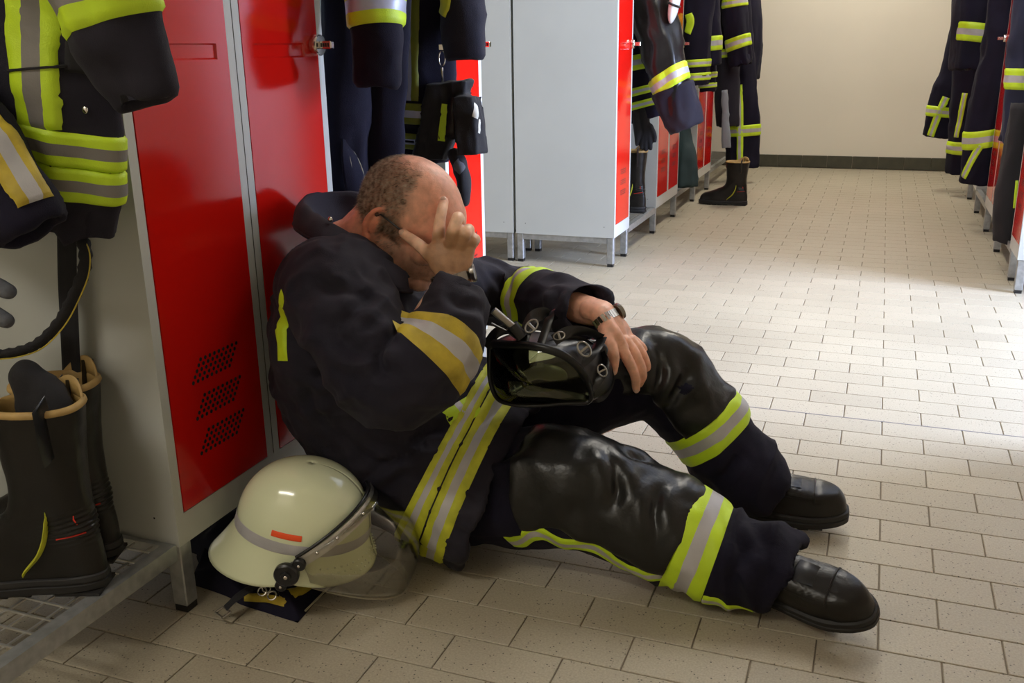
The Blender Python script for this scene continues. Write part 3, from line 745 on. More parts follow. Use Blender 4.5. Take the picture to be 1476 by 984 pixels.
# cropped hair, stubbly: short strands on the sides and back of the head
rng = np.random.default_rng(3)
def strands(mask, n, ln, rad, bias, seed):
    idx = np.nonzero(mask > .25)[0]; pick = rng.choice(idx, n, p=(mask[idx]/mask[idx].sum()))
    mb = MB(); V = []; F = []
    p = C[pick]+rng.normal(0, .0009, (n, 3)); nn = Nn[pick]
    dr = bias[None, :]+nn*.42+rng.normal(0, .16, (n, 3)); dr -= nn*np.minimum(0, (dr*nn).sum(1)-.12)[:, None]; dr /= np.linalg.norm(dr, axis=1)[:, None]
    t1 = np.cross(nn, dr); t1 /= np.linalg.norm(t1, axis=1)[:, None]; t2 = np.cross(dr, t1)
    l = ln*rng.uniform(.6, 1.2, n)
    for a in (0, 2.09, 4.19): V.append(p+rad*(math.cos(a)*t1+math.sin(a)*t2)-nn*.001)
    V.append(p+dr*l[:, None]); V = np.stack(V, 1).reshape(-1, 3)
    for i in range(n):
        b = i*4; F += [(b, b+1, b+3), (b+1, b+2, b+3), (b+2, b, b+3)]
    return mb.add(V, F)
hm = mat('grey_brown_hair', (.085, .050, .032), .5, color2=(.50, .42, .33), nscale=120, detail=1)
hs = strands(np.clip(hairw, 0, 1)*(np.abs(ls) < .2), 17000, .0105, .00026, unit(-f_*.5-u_*.8), 1)
hs = hs.build('hair', hm, man); tag(hs, 'short grey and brown hair on the sides and back of the head', kind='stuff')
st = strands(stub*(C[:, 1] < -1.87)*1., 3500, .0028, .00018, unit(f_*.3-u_), 2)
tag(st.build('stubble', hm, man), kind='stuff')
# finger nails
def nail(tip, prev, towards, r):
    a = unit(np.array(tip)-prev); n = unit(np.array(towards)-a*np.dot(towards, a)); s = np.cross(a, n)
    mb = MB().ball(np.array(tip)-a*.0+n*r*.80, a*.0060, s*r*.62, n*.0022, k=14, n=8); return mb
nm = mat('finger_nail', (.72, .47, .36), .25)
for q, p_, r in (((640, 290, -1.919), (636, 308, -1.942), .0088), ((581, 336, -1.956), (603, 352, -1.965), .0088), ((917, 560, -1.694), (914, 538, -1.712), .0088), ((884, 535, -1.744), (885, 515, -1.744), .009)):
    nail(P2([q])[0], P2([p_])[0], (.2, -.95, .35), r).build('nail', nm, man, smooth=True)
# glasses: thin black frame folded under the hand
g = MB(); g.tube([H(-.030, .083, -.004), H(-.022, .084, .006), H(.02, .084, .005), H(.085, .076, .001)], .0016, 6)
g.tube([H(-.030, -.083, -.004), H(-.022, -.084, .006), H(.02, -.084, .005), H(.085, -.076, .001)], .0016, 6)
for q in (-1, 1): g.tube([H(.108, q*.034+.026*math.cos(a), -.006+.019*math.sin(a)) for a in np.linspace(0, 2*math.pi, 20)], .0015, 6)
g.tube([H(.109, -.009, 0), H(.113, 0, .003), H(.109, .009, 0)], .0015, 6); g.tube([H(.085, .076, .001), H(.108, .058, 0)], .0015, 6); g.tube([H(.085, -.076, .001), H(.108, -.058, 0)], .0015, 6)
g.build('glasses', M['blackplastic'], man, smooth=True)
# grey neck warmer rim seen behind the collar
# ------------------------------------------------------------------ jacket
hemT, hemB = px(770, 590, Y=-1.74), px(640, 792, Y=-1.82)
hemc = px(703, 690, Y=-1.775)
JT = MB()
tp = [px(507, 378, Y=-1.88), px(500, 410, Y=-1.88), px(515, 470, Y=-1.875), px(540, 545, Y=-1.85), px(585, 618, Y=-1.82), px(642, 656, Y=-1.80), px(722, 693, Y=-1.785)]
tab = [(.09, .085), (.185, .105), (.225, .150), (.222, .168), (.215, .165), (.222, .172), (.235, .186)]
loft_closed(JT, tp, tab, (0, 1, 0), sub=6, k=56, lip=(.012, .03))
TORSO = Axis(tp, (0, -1, 0))
sR = [px(485, 408, Y=-1.99), px(497, 432, Y=-2.05), px(530, 495, Y=-2.095), px(568, 548, Y=-2.11), px(602, 532, Y=-2.105), px(636, 490, Y=-2.060), px(664, 426, Y=-1.985)]
rR = [(.100, .085), (.104, .090), (.096, .086), (.092, .084), (.082, .078), (.074, .068), (.069, .056)]
loft_closed(JT, sR, rR, (0, -1, 0), sub=6, k=36, lip=(.009, .035))
SR = Axis(sR, (0, -1, 0))
sL = [px(585, 410, Y=-1.70), px(620, 405, Y=-1.66), px(675, 415, Y=-1.57), px(722, 425, Y=-1.515), px(765, 430, Y=-1.525), px(805, 440, Y=-1.585), px(846, 446, Y=-1.645)]
rL = [(.09, .08), (.09, .075), (.078, .068), (.074, .066), (.070, .062), (.066, .060), (.064, .056)]
loft_closed(JT, sL, rL, (0, -1, 0), sub=6, k=36, lip=(.009, .035))
SL = Axis(sL, (0, -1, 0))
# belly and lap front of the jacket
JT.ball(px(655, 600, Y=-1.80), np.array((.12, 0, -.03)), (0, .16, 0), (.03, 0, .12), k=30, n=18)
def creases(C, Nn, me, lines, depth=.008, w=.011):
    bv = bvh_of(me); d = np.zeros(len(C))
    for ln in lines:
        q = [locate(bv, *p)[0] for p in ln[:3] if not np.isscalar(p)]; q = [a for a in q if a is not None]
        if len(q) < 2: continue
        if max(np.linalg.norm(q[i+1]-q[i]) for i in range(len(q)-1)) > .2: continue
        P = spline(np.array(q), 8); m = np.nonzero(np.linalg.norm(C-P.mean(0), axis=1) < .25)[0]
        D = np.linalg.norm(C[m][:, None]-P[None], axis=2); i = D.argmin(1); r = D.min(1); f = np.sin(math.pi*np.clip((i+.6)/len(P), 0.05, .95))
        d[m] += depth*f*(-np.exp(-(r/w)**2)+.75*np.exp(-((r-2.0*w)/(1.1*w))**2))
    return d
jme = solidify_mesh(JT, M['navy2'], 'jacket', voxel=.0050, smooth=6)
C, Nn = co_no(jme)
dR = np.min([np.linalg.norm(C-q, axis=1) for q in SR.P[::6]], axis=0)
d = folds(C, .015, 20, (8, 8, 12))+.004*rid(C*np.array((22, 22, 30))+vnoise(C*6, 2)[:, None], 33)+.0016*vnoise(C*55, 6)
d += creases(C, Nn, jme, [[(573, 466), (562, 498), (545, 522)], [(540, 497), (556, 535), (588, 548)], [(470, 465), (512, 505), (540, 512)], [(515, 400), (555, 436), (592, 452)], [(425, 470), (462, 540), (530, 572)],
 [(548, 418), (515, 450), (495, 480)], [(560, 645), (618, 622), (672, 604)], [(515, 690), (565, 662), (640, 632)], [(480, 600), (520, 650), (560, 668)], [(702, 395), (722, 418), (716, 440)], [(748, 388), (738, 412), (742, 440)], [(808, 420), (802, 450)],
 [(455, 400), (480, 420), (530, 430)], [(650, 420), (665, 440), (700, 450)], [(440, 520), (455, 590), (500, 640)]])
set_co(jme, C+Nn*d[:, None]); JB = bvh_of(jme)
C, Nn = co_no(jme); set_co(jme, C-root_loc(man)); jacket = obj_from('jacket', jme, man)
YS = bandmats(); AS = bandmats('dirtyyellow'); AM = bandmats('amber')
def stripe(bvh, ax, at_, w_, a0, a1, mats, parent, label=None, tilt=(0, 0), **kw):
    l = ax.near(at_) if not np.isscalar(at_) else at_
    mb = wrap(bvh, ax, l-w_/2, l+w_/2, a0, a1, mats=(0, 1, 0), nl=3, tilt=tilt, **kw)
    o = mb.build('reflective_stripe', mats, parent, smooth=True, sharp=80)
    if label: tag(o, label)
    return o
stripe(JB, SR, px(628, 503, Y=-2.08), .062, -112, 118, AM, jacket, tilt=(0, 0), rmax=.098)
stripe(JB, SL, px(773, 432, Y=-1.53), .062, -140, 200, YS, jacket, rmax=.1)
ribbon(JB, [(658, 580), (676, 607)], .075, YS, 'reflective_stripe', jacket)
lh = TORSO.L[-1]
stripe(JB, TORSO, lh-.060, .054, -150, 150, AS, jacket, na=70)
stripe(JB, TORSO, lh-.118, .054, -150, 150, AS, jacket, na=70)
ribbon(JB, [(409, 425), (406, 470), (408, 520)], .03, [M['yellow']], 'reflective_stripe', jacket)
# collar
st_ = [ # inner bottom, top edge, outer bottom along the neck line
 ((592, 400, -1.975), (588, 396, -1.985), (594, 420, -2.000)), ((570, 394, -1.99), (566, 383, -2.008), (572, 418, -2.035)), ((535, 378, -1.985), (535, 362, -2.012), (540, 398, -2.055)),
 ((505, 362, -1.975), (498, 335, -2.000), (498, 368, -2.060)), ((480, 352, -1.95), (458, 309, -1.97), (452, 346, -2.035)), ((470, 348, -1.90), (437, 294, -1.91), (424, 326, -1.945)),
 ((475, 345, -1.84), (446, 282, -1.83), (436, 310, -1.81)), ((500, 345, -1.79), (480, 276, -1.765), (470, 310, -1.72)), ((530, 350, -1.76), (522, 281, -1.735), (520, 330, -1.68)),
 ((565, 370, -1.76), (565, 305, -1.730), (575, 350, -1.67)), ((590, 395, -1.79), (605, 350, -1.76), (620, 385, -1.71))]
G = np.array([[px(*q[:2], Y=q[2]) for q in r] for r in st_])
G = np.stack([G[:, 0], G[:, 0]*.35+G[:, 1]*.65, G[:, 1], G[:, 1]*.45+G[:, 2]*.55+(0, -.004, .003), G[:, 2]], 1)
G = np.array([spline(G[:, j], 5) for j in range(5)]).transpose(1, 0, 2); G = np.array([spline(r, 4) for r in G])
EDGE = G[:, -1].copy()
cm = MB().grid(G); cme = solidify_mesh(cm, M['navy2'], 'collar', thick=.007, smooth=3)
C, Nn = co_no(cme); C = C+Nn*(.0035*vnoise(C*28, 3)+.0015*vnoise(C*70, 4))[:, None]; set_co(cme, C-root_loc(man)); obj_from('collar', cme, jacket)
MB().tube(EDGE[::2], .0042, 8).build('collar_edge', M['navy2'], jacket, smooth=True)
# snap on the collar, yellow side piping along the back seam
MB().ball(px(476, 316, Y=-2.0), (.005, 0, 0), (0, .003, 0), (0, 0, .005)).build('snap', M['chrome'], jacket, smooth=True)
pp = []
for l in np.linspace(TORSO.L[-1]*.28, TORSO.L[-1]*.80, 26):
    p, T, u, v = TORSO.at(l); a = math.radians(62); dd = math.cos(a)*u+math.sin(a)*v
    h = JB.ray_cast(Vector(p), Vector(dd), .5)
    if h[0]: pp.append(np.array(h[0])+dd*.001)
MB().tube(pp, .0022, 6).build('piping', M['dirtyyellow'], jacket, smooth=True)

# ------------------------------------------------------------------ trousers
TR = MB()
lR = [px(655, 708, Y=-1.83), px(735, 705, Y=-1.855), px(815, 702, Y=-1.868), px(885, 728, Y=-1.868), px(960, 764, Y=-1.868), px(1050, 806, Y=-1.868), px(1108, 826, Y=-1.868), px(1130, 840, Y=-1.872)]
wR = [(.100, .105), (.112, .115), (.108, .118), (.100, .104), (.097, .098), (.090, .085), (.084, .078), (.082, .070)]
lL = [px(690, 660, Y=-1.68), px(770, 600, Y=-1.65), px(860, 560, Y=-1.60), px(940, 535, Y=-1.565), px(992, 583, Y=-1.55), px(1045, 648, Y=-1.54), px(1092, 692, Y=-1.535), px(1110, 707, Y=-1.53)]
wL = [(.115, .11), (.110, .105), (.098, .096), (.093, .098), (.090, .090), (.085, .084), (.080, .074), (.068, .064)]
def zfix(P, W):
    P = [np.array(p) for p in P]
    for p, w_ in zip(P, W):
        p[2] = max(p[2], w_[1]+.004)
    return P
lR = zfix(lR, wR)
loft_closed(TR, lR, wR, (0, -1, 0), sub=6, k=44, lip=(.008, .03)); LR = Axis(lR, (0, -1, 0))
loft_closed(TR, lL, wL, (0, -1, 0), sub=6, k=44, lip=(.008, .03)); LL = Axis(lL, (0, -1, 0))
TR.ball(px(655, 685, Y=-1.76)*np.array((1, 1, 0))+np.array((0, 0, .135)), (.12, 0, 0), (0, .16, 0), (0, 0, .12), k=36, n=20)
tme_ = solidify_mesh(TR, M['navy'], 'trousers', voxel=.0050, smooth=6)
C, Nn = co_no(tme_)
lowleg = sm(C[:, 0], -.55, -.25)
d = folds(C, .0085, 41, (11, 8, 10))+lowleg*.008*rid(np.stack([C[:, 0]*26, C[:, 1]*6, C[:, 2]*10], 1)+vnoise(C*9, 3)[:, None]*.8, 5)+.0012*vnoise(C*60, 6)
d += creases(C, Nn, tme_, [[(1062, 735), (1074, 790), (1052, 840)], [(1106, 770), (1112, 820), (1096, 868)], [(1086, 752), (1098, 790)], [(690, 640), (718, 660), (745, 650)], [(865, 645), (890, 700), (880, 735)], [(897, 657), (940, 672), (985, 690)],
 [(955, 695), (942, 735), (948, 780)], [(905, 600), (935, 615), (955, 642)], [(1092, 612), (1064, 655), (1042, 688)], [(1122, 640), (1092, 690)], [(938, 492), (952, 540), (935, 575)], [(1002, 530), (975, 560), (958, 592)]], depth=.010, w=.012)
C = C+Nn*d[:, None]; C[:, 2] = np.maximum(C[:, 2], .0015+.001*vnoise(C*20, 2))
set_co(tme_, C); TB = bvh_of(tme_)
set_co(tme_, C-root_loc(man)); trousers = obj_from('trousers', tme_, man)
def limb_patch(ax, l0, l1, a0, a1, m, name, amp=.004, label=None, nl=44, na=56, off=.004, tilt=(0, 0)):
    mb = wrap(TB, ax, l0, l1, a0, a1, off=off, nl=nl, na=na, mats=(0,), amp=amp, tilt=tilt)
    o = mb.build(name, m, trousers, smooth=True, sharp=80)
    if label: tag(o, label)
    return o
bR = LR.near(px(1000, 784, Y=-1.868)); bL = LL.near(px(1018, 612, Y=-1.545))
limb_patch(LR, LR.near(px(772, 702, Y=-1.868)), bR-.035, -205, 24, M['leather'], 'knee_patch', label='shiny black leather knee patch', tilt=(0, -.01), amp=.006)
limb_patch(LL, LL.near(px(880, 552, Y=-1.59)), bL-.03, -215, 12, M['leather'], 'knee_patch', amp=.007)
stripe(TB, LR, bR, .078, -175, 178, YS, trousers, na=80)
stripe(TB, LL, bL, .070, -178, 178, bandmats('yellow'), trousers, na=80)
def along(ax, bvh, l0, l1, a, w_, wav, n, seed=0):
    mb = wrap(bvh, ax, l0, l1, a-w_, a+w_, mats=(0, 1, 0), across='a', nl=n, na=3, wave=lambda l: wav*math.sin(l*46+seed), off=.003)
    mb.build('reflective_stripe', YS, trousers, smooth=True, sharp=80)
along(LR, TB, LR.near(px(745, 705, Y=-1.865)), bR-.038, 36, 11, .13, 80)
along(LR, TB, bR+.04, LR.L[-1]-.03, 44, 10, .15, 50, 2)
# pocket flap with stitching on the near thigh
fp = wrap(TB, LR, LR.near(px(700, 705, Y=-1.865)), LR.near(px(770, 702, Y=-1.868)), -48, 30, off=.005, nl=12, na=26)
fp.build('thigh_pocket', M['navy'], trousers, smooth=True, sharp=80)

# ------------------------------------------------------------------ boots
def bootparts(mt, height=.33, L=.30, lining=None, low=False):
    """local: heel at origin, toe along +x, z up. returns dict of MB"""
    tab = [(.020, -.004, 1.0, 1.0), (.045, -.004, .995, 1.0), (.068, -.003, .965, .97), (.085, -.001, .90, .92), (.100, .001, .78, .90), (.118, .003, .64, .92), (.14, .006, .52, .96), (.165, .008, .455, 1.0), (.20, .008, .44, 1.04), (.25, .004, .45, 1.16), (.30, -.001, .46, 1.28), (.33, -.004, .465, 1.34)]
    if height != .33: tab = [t for t in tab if t[0] <= height+.001]
    z = np.array([t[0] for t in tab]); 
    def W(xn, zz):
        foot = np.interp(xn, [0, .12, .35, .55, .72, .9, 1], [.036, .037, .034, .043, .049, .046, .040]); sh = .041
        t = min(1, max(0, (zz-.07)/.07)); return foot*(1-t)+sh*t
    def ring(zz, xb, xf, wf, k=36, ins=0, zoff=0):
        xf = xf*L; xc, hx = (xb+xf)/2, (xf-xb)/2-ins; out = []
        for a in np.arange(k)*2*math.pi/k:
            c, s = math.cos(a), math.sin(a); x = xc+hx*np.sign(c)*abs(c)**.85
            y = np.sign(s)*abs(s)**.75*(W(x/L, zz)*wf-ins); out.append((x, y, zz+zoff))
        return out
    N_ = spline(np.array(tab), 4); R = [ring(*r) for r in N_]
    top = N_[-1]
    up = MB(); R2 = list(R)
    R2.append(ring(top[0]+.003, *top[1:], ins=.002)); R2.append(ring(top[0], *top[1:], ins=.006))
    for r in N_[::-1][:len(N_)//2:2]: R2.append(ring(*r, ins=.007))
    up.rings(R2, 0, True)
    out = {'upper': up}
    so = MB(); k = 48
    def sring(zz, o, heel=False):
        r = []
        for a in np.arange(k)*2*math.pi/k:
            c, s = math.cos(a), math.sin(a); x = L*.5+(L*.5+.004+o)*np.sign(c)*abs(c)**.8
            y = np.sign(s)*abs(s)**.7*(W(x/L, 0)+.004+o); r.append((x, y, zz))
        return r
    so.rings([sring(.004, -.003), sring(.008, .001), sring(.019, .002), sring(.0205, -.001), sring(.023, -.001), sring(.0245, .002), sring(.032, .001), sring(.034, -.002)])
    out['sole'] = so
    tr = []
    for x0, x1 in ((.0, .075), (.115, .145), (.152, .178), (.185, .211), (.218, .244)):
        wv = min(W(x0/L, 0), W(x1/L, 0))*.96; tr.append(MB().box((x0*L/.3, -wv, 0), (x1*L/.3, wv, .0055)))
    out['tread'] = tr
    return out, ring, tab, W
BEND = True
def place(mb, Mx):
    Mx = np.array(Mx)
    if BEND:
        for i, v in enumerate(mb.v):
            e = np.maximum(0, v[:, 2]-.078); v[:, 0] -= 1.0*e; v[:, 2] -= .45*e 
    for i, v in enumerate(mb.v): mb.v[i] = v@Mx[:3, :3].T+Mx[:3, 3]
    return mb
def man_boot(Mx, name_label=None):
    parts, ring, tab, W = bootparts(None, height=.14, L=.262)
    R = man
    up = place(parts['upper'], Mx)
    me = solidify_mesh(up, M['boot'], 'boot', sub=1)
    C, Nn = co_no(me); Mi = np.linalg.inv(np.array(Mx)); Lc = C@Mi[:3, :3].T+Mi[:3, 3]
    cre = np.exp(-((Lc[:, 0]-.155)/.03)**2)*sm(Lc[:, 2], .05, .08); d = .0010*cre*np.sin(Lc[:, 0]*480+3*vnoise(Lc*18, 3))+.0007*vnoise(C*60, 2)
    toecap = np.where((Lc[:, 0] > .205) & (Lc[:, 2] > .03), .0015, 0); set_co(me, C+Nn*(d+toecap)[:, None]-root_loc(man)); bo = obj_from('boot', me, man)
    place(parts['sole'], Mx).build('sole', M['sole'], bo, smooth=True, sharp=35)
    for tpc in parts['tread']: place(tpc, Mx).build('tread_lug', M['sole'], bo)
    # front closure: tongue plate with zip and pull tab
    tz = MB(); G = []
    for x, z in ((.118, .138), (.128, .124), (.140, .112), (.155, .100), (.168, .092)):
        G.append([(x+.004, y, z-abs(y)*.25+.004) for y in np.linspace(-.019, .019, 7)])
    tz.grid(G); g2 = place(tz, Mx); zme = solidify_mesh(g2, M['boot'], 'tongue', thick=.006); C, _ = co_no(zme); set_co(zme, C-root_loc(man)); obj_from('tongue', zme, bo)
    bvb = BVHTree.FromPolygons([Vector(v) for v in C], [tuple(p.vertices) for p in me.polygons]) if False else None
    bw = BVHTree.FromPolygons([Vector(np.array(v.co)+root_loc(man)) for v in me.vertices], [tuple(p.vertices) for p in me.polygons])
    def over(lx, a0, a1, n=18, o=.0):
        out = []
        for a in np.radians(np.linspace(a0, a1, n)):
            c = np.array((lx, 0, .045, 1)); dd = np.array((0, math.sin(a), math.cos(a))); cw = (np.array(Mx)@c)[:3]; dw = np.array(Mx)[:3, :3]@dd; h = bw.ray_cast(Vector(cw), Vector(dw), .15)
            if h[0]:
                h2 = bw.ray_cast(h[0]+Vector(dw)*.002, Vector(dw), .02); q = h2[0] if h2[0] else h[0]; out.append(np.array(q)+dw*o)
        return out
    for lx, r_, sq_, nm_, mm in ((.196, .0016, (1, 1), 'toe_cap_seam', 'boot'),):
        q = over(lx, -58, 58, o=.001 if nm_[0] == 't' else .002)
        if len(q) > 4: MB().tube(q, r_, 8, sq=sq_).build(nm_, M[mm], bo, smooth=True)
    rows = [over(x, -24, 24, 9, .0035 if 0 < i_ < 4 else .0008) for i_, x in enumerate((.130, .134, .150, .166, .170))]
    if all(len(r) == 9 for r in rows): MB().grid(rows).build('closure_panel', M['rubber'], bo, smooth=True)
    pt = MB().obox((.138, -.012, .122), (.010, 0, -.008), (0, .008, 0), (.0016, 0, .002)); place(pt, Mx).build('pull_tab', M['rubber'], bo)
    return bo
def frame(o, x, up): 
    x = unit(x); y = unit(np.cross(up, x)); z = np.cross(x, y); Mx = np.eye(4); Mx[:3, 0] = x; Mx[:3, 1] = y; Mx[:3, 2] = z; Mx[:3, 3] = o; return Mx
xr = unit((.92, -.30, .06)); Fr = frame(px(1064, 856, Y=-1.845), xr, (-.12, -.46, .88))
xl = unit((.99, .04, .06)); Fl = frame(px(1042, 752, Y=-1.53), xl, (0, -.16, .98))
for F_ in (Fr, Fl):
    F_[2, 3] += max(0, .002-min((F_ @ np.array((x, y, 0, 1)))[2] for x in (0, .14, .27) for y in (-.05, .05)))
man_boot(Fr); man_boot(Fl)
# watches: the ring of links lies on the wrist
def watch(ax_pts, side, r0, label, steel):
    P0, P1 = [np.array(q) for q in ax_pts]; n = unit(P1-P0); c = (P0+P1)/2; u = unit(np.array(side)-n*np.dot(side, n)); v = np.cross(n, u)
    bb_ = bvh_of_body; t = None; ring = []
    for a in np.linspace(0, 2*math.pi, 26)[:-1]:
        dd = math.cos(a)*u+math.sin(a)*v; h = bb_.ray_cast(Vector(c), Vector(dd), .08); ring.append((np.array(h[0]) if h[0] else c+dd*.03)+dd*.0015)
    w_ = MB(); ww = MB(); k = len(ring)
    for i, p in enumerate(ring):
        if i in (0, 1, k-1): continue
        q = ring[(i+1) % k]; tt = unit(q-ring[i-1]); nn = unit(p-c-n*np.dot(p-c, n)); 
        w_.obox(p, tt*.0033, n*.0085, nn*.0016)
    o = w_.build('wristwatch', M['steel'] if steel else M['blackplastic'], man); tag(o, label)
    p = ring[0]; nn = unit(p-c-n*np.dot(p-c, n)); tt = np.cross(n, nn); mb = MB()
    R = []
    for rr, hh in ((.017, -.002), (.018, .001), (.018, .006), (.015, .008), (.001, .008)): R.append([p+nn*hh+rr*(math.cos(a)*n+math.sin(a)*tt) for a in np.arange(24)*math.pi/12])
    mb.rings(R); mb.build('watch_case', M['steel'], o, smooth=True, sharp=40)
    return o
M['steel'] = mat('brushed_steel', (.35, .33, .30), .28, 1.0)
bvh_of_body = BVHTree.FromPolygons([Vector(c) for c in BC], [tuple(p.vertices) for p in bme.polygons])
watch((px(868, 452, Y=-1.677), px(879, 468, Y=-1.682)), (.3, .7, .65), .03, 'dark steel link watch on the wrist that rests on the knee', True)
watch((px(659, 404, Y=-1.957), px(656, 392, Y=-1.957)), tuple(CR), .03, 'steel watch half hidden by the cuff under the chin', True)

# ------------------------------------------------------------------ fire helmet on the floor
def local_frame(c, x, z):
    x = unit(x); y = unit(np.cross(z, x)); z = np.cross(x, y); Mx = np.eye(4); Mx[:3, 0] = x; Mx[:3, 1] = y; Mx[:3, 2] = z; Mx[:3, 3] = c; return Mx
BEND = False
hel = thing('fire_helmet', 'pale cream fire helmet with clear visor and orange sticker on the floor', 'helmet', (-1.12, -2.03, 0))
# local: x forward (to the visor), z up, y to the left
HF = local_frame(px(440, 752, Y=-2.125), (.92, .35, -.19), (.19, 0, .98))
M['shell'] = mat('phosphorescent_helmet_shell', (.74, .78, .52), .16, noise=.03, nscale=4, spec=.6, coat=.4)
def hshell(a, t, o=0):
    """a = angle around, t: 0 crown .. 1 rim.  the rim flares to a long neck guard at the back and short brim in front"""
    c, s = math.cos(a), math.sin(a)
    rx = .122 if c > 0 else .127; ry = .104
    if t < .62:
        q = t/.62*math.pi/2; r = math.sin(q)**.92; z = .128*math.cos(q)**.95
        return np.array((rx*r*c, ry*r*s, z))
    q = (t-.62)/.38
    back = max(0, -c); fr = max(0, c); sd = abs(s)
    out = 1+q**1.3*(.36*back**1.3+.16*fr**2+.10*sd); drop = -.012*q-.052*q*back**.8-.020*q*fr-.030*q*sd*(1-back*.3)
    z = .002+drop+.0*o
    return np.array((rx*out*c, ry*(1+q**1.5*(.16*back+.10*sd))*s, z-.02*q))
nt_, na_ = 34, 64
G = np.array([[hshell(a, t) for a in np.linspace(0, 2*math.pi, na_+1)] for t in np.linspace(.005, 1, nt_+1)])
def tf(G, Mx): return np.asarray(G)@Mx[:3, :3].T+Mx[:3, 3]
hb = MB().grid(tf(G, HF)); hme = solidify_mesh(hb, M['shell'], 'shell', thick=.004)
C, _ = co_no(hme); set_co(hme, C-root_loc(hel)); shell = obj_from('shell', hme, hel)
HBV = BVHTree.FromPolygons([Vector(v) for v in C], [tuple(p.vertices) for p in hme.polygons])
def on_shell(a, t, o): 
    p = hshell(a, t); e = 1e-3; n = np.cross(hshell(a+e, t)-p, hshell(a, t+e)-p); n = unit(n); 
    if np.dot(n, p+np.array((0, 0, .02))) < 0: n = -n
    return p+n*o
def shell_patch(a0, a1, t0, t1, m, name, parent, off=.0032, na=60, nt=5, label=None):
    G = [[on_shell(a, t, off*(.75 if i in (0, nt) else 1)) for a in np.linspace(a0, a1, na+1)] for i, t in enumerate(np.linspace(t0, t1, nt+1))]
    o = MB().grid(tf(G, HF)).build(name, m, parent, smooth=True, sharp=80)
    if label: tag(o, label)
    return o
shell_patch(0, 2*math.pi, .575, .660, M['silver'], 'reflective_band', shell)
shell_patch(math.radians(-110), math.radians(-84), .515, .55, mat('orange_sticker', (.95, .10, .02), .4), 'orange_sticker', shell, off=.0036, na=14, label='small fluorescent orange strip')
# studs pressed in the front brim
sm_ = mat('helmet_stud', (.68, .70, .50), .35)
stb = MB()
for r in range(3):
    for k_ in range(17):
        a = math.radians(-66+k_*6+r*3); p = tf([on_shell(a, .80+r*.06, .0022)], HF)[0]; stb.ball(p, HF[:3, 0]*.0024, HF[:3, 1]*.0024, HF[:3, 2]*.0016, k=8, n=4)
tag(stb.build('brim_studs', sm_, shell, smooth=True), kind='stuff')
# aluminium visor holder over the forehead with black pivots
def arc(a, r0=0, w_=0):
    """arc from pivot to pivot over the front of the dome; a in 0..pi"""
    y = .118*math.cos(a); h = math.sin(a)
    return np.array((.006+.106*h-w_*.69, y*(1+r0*2), -.018+.094*h+w_*.73))+np.array((r0*h, 0, r0*h*.6))
holder = MB(); Gs = []
for o_, w_ in ((.008, -.010), (.0105, -.010), (.0105, .010), (.008, .010), (.008, -.010)):
    Gs.append([arc(a, o_, w_) for a in np.linspace(0, math.pi, 50)])
holder.grid(tf(np.array(Gs), HF)); ho = holder.build('visor_holder', mat('aluminium_strip', (.62, .62, .60), .28, .95, noise=.15, nscale=30), hel, smooth=True, sharp=40)
rub = MB(); rub.tube(tf([arc(a, .006, .013) for a in np.linspace(.1, math.pi-.1, 40)], HF), .0032, 8); rub.build('rubber_seal', M['rubber'], ho, smooth=True)
for a in (.33, .62, 1.1, math.pi-1.1, math.pi-.62, math.pi-.33):
    p = arc(a, .012, .0); rv = MB().ball(tf([p], HF)[0], HF[:3, 0]*.0034, HF[:3, 1]*.0034, HF[:3, 2]*.0034, k=10, n=6); rv.build('rivet', M['chrome'], ho, smooth=True)
for q in (-1, 1):
    pv = MB(); c = np.array((-.004, q*.117, -.034))
    R = []
    for rr, hh in ((.021, 0), (.023, .003), (.023, .011), (.020, .014), (.010, .014), (.009, .017), (.001, .017)):
        R.append([c+np.array((rr*math.cos(a), q*hh, rr*math.sin(a))) for a in np.arange(28)*2*math.pi/28])
    pv.rings(tf(np.array(R), HF)); po = pv.build('visor_pivot', M['blackplastic'], hel, smooth=True, sharp=35)
    lv = MB()
    for dx, dz, rr in ((.020, .024, .012), (-.008, -.026, .011)):
        R = [[c+np.array((dx+r_*math.cos(a), q*hh, dz+r_*math.sin(a))) for a in np.arange(20)*2*math.pi/20] for r_, hh in ((rr, .000), (rr, .009), (rr-.002, .011), (.001, .011))]
        l2 = MB().rings(tf(np.array(R), HF)); l2.build('pivot_lobe', M['blackplastic'], po, smooth=True, sharp=35)
        p = tf([c+np.array((dx, q*.012, dz))], HF)[0]; MB().ball(p, HF[:3, 0]*.003, HF[:3, 1]*.002, HF[:3, 2]*.003, k=10, n=6).build('screw', M['chrome'], po, smooth=True)
    p = tf([c+np.array((0, q*.018, 0))], HF)[0]; MB().ball(p, HF[:3, 0]*.004, HF[:3, 1]*.002, HF[:3, 2]*.004, k=12, n=6).build('screw', M['chrome'], po, smooth=True)
# clear visor hanging forward and down from the holder
HEAD_ = 0
vis = []
for t in np.linspace(0, 1, 16):
    row = []
    for a in np.linspace(.12, math.pi-.12, 40):
        h = math.sin(a); y = .122*math.cos(a)*(1-.22*t**2)
        p0 = arc(a, .011, .004); p1 = np.array((.010+.200*h**.9, y, -.072-.040*h))
        p = p0*(1-t)+p1*t+np.array((.050*h*math.sin(math.pi*t), 0, .018*h*math.sin(math.pi*t)))
        row.append(p)
    vis.append(row)
vg = tf(np.array(vis), HF); vg[:, :, 2] = np.maximum(vg[:, :, 2], .003)
vme = solidify_mesh(MB().grid(vg), M['visor'], 'visor', thick=.0018); C, _ = co_no(vme); set_co(vme, C-root_loc(hel)); vo = obj_from('visor', vme, hel)
ev = MB().tube(vg[-1], .0011, 6); ev.build('visor_edge', mat('visor_edge', (.45, .40, .30), .3), vo, smooth=True)
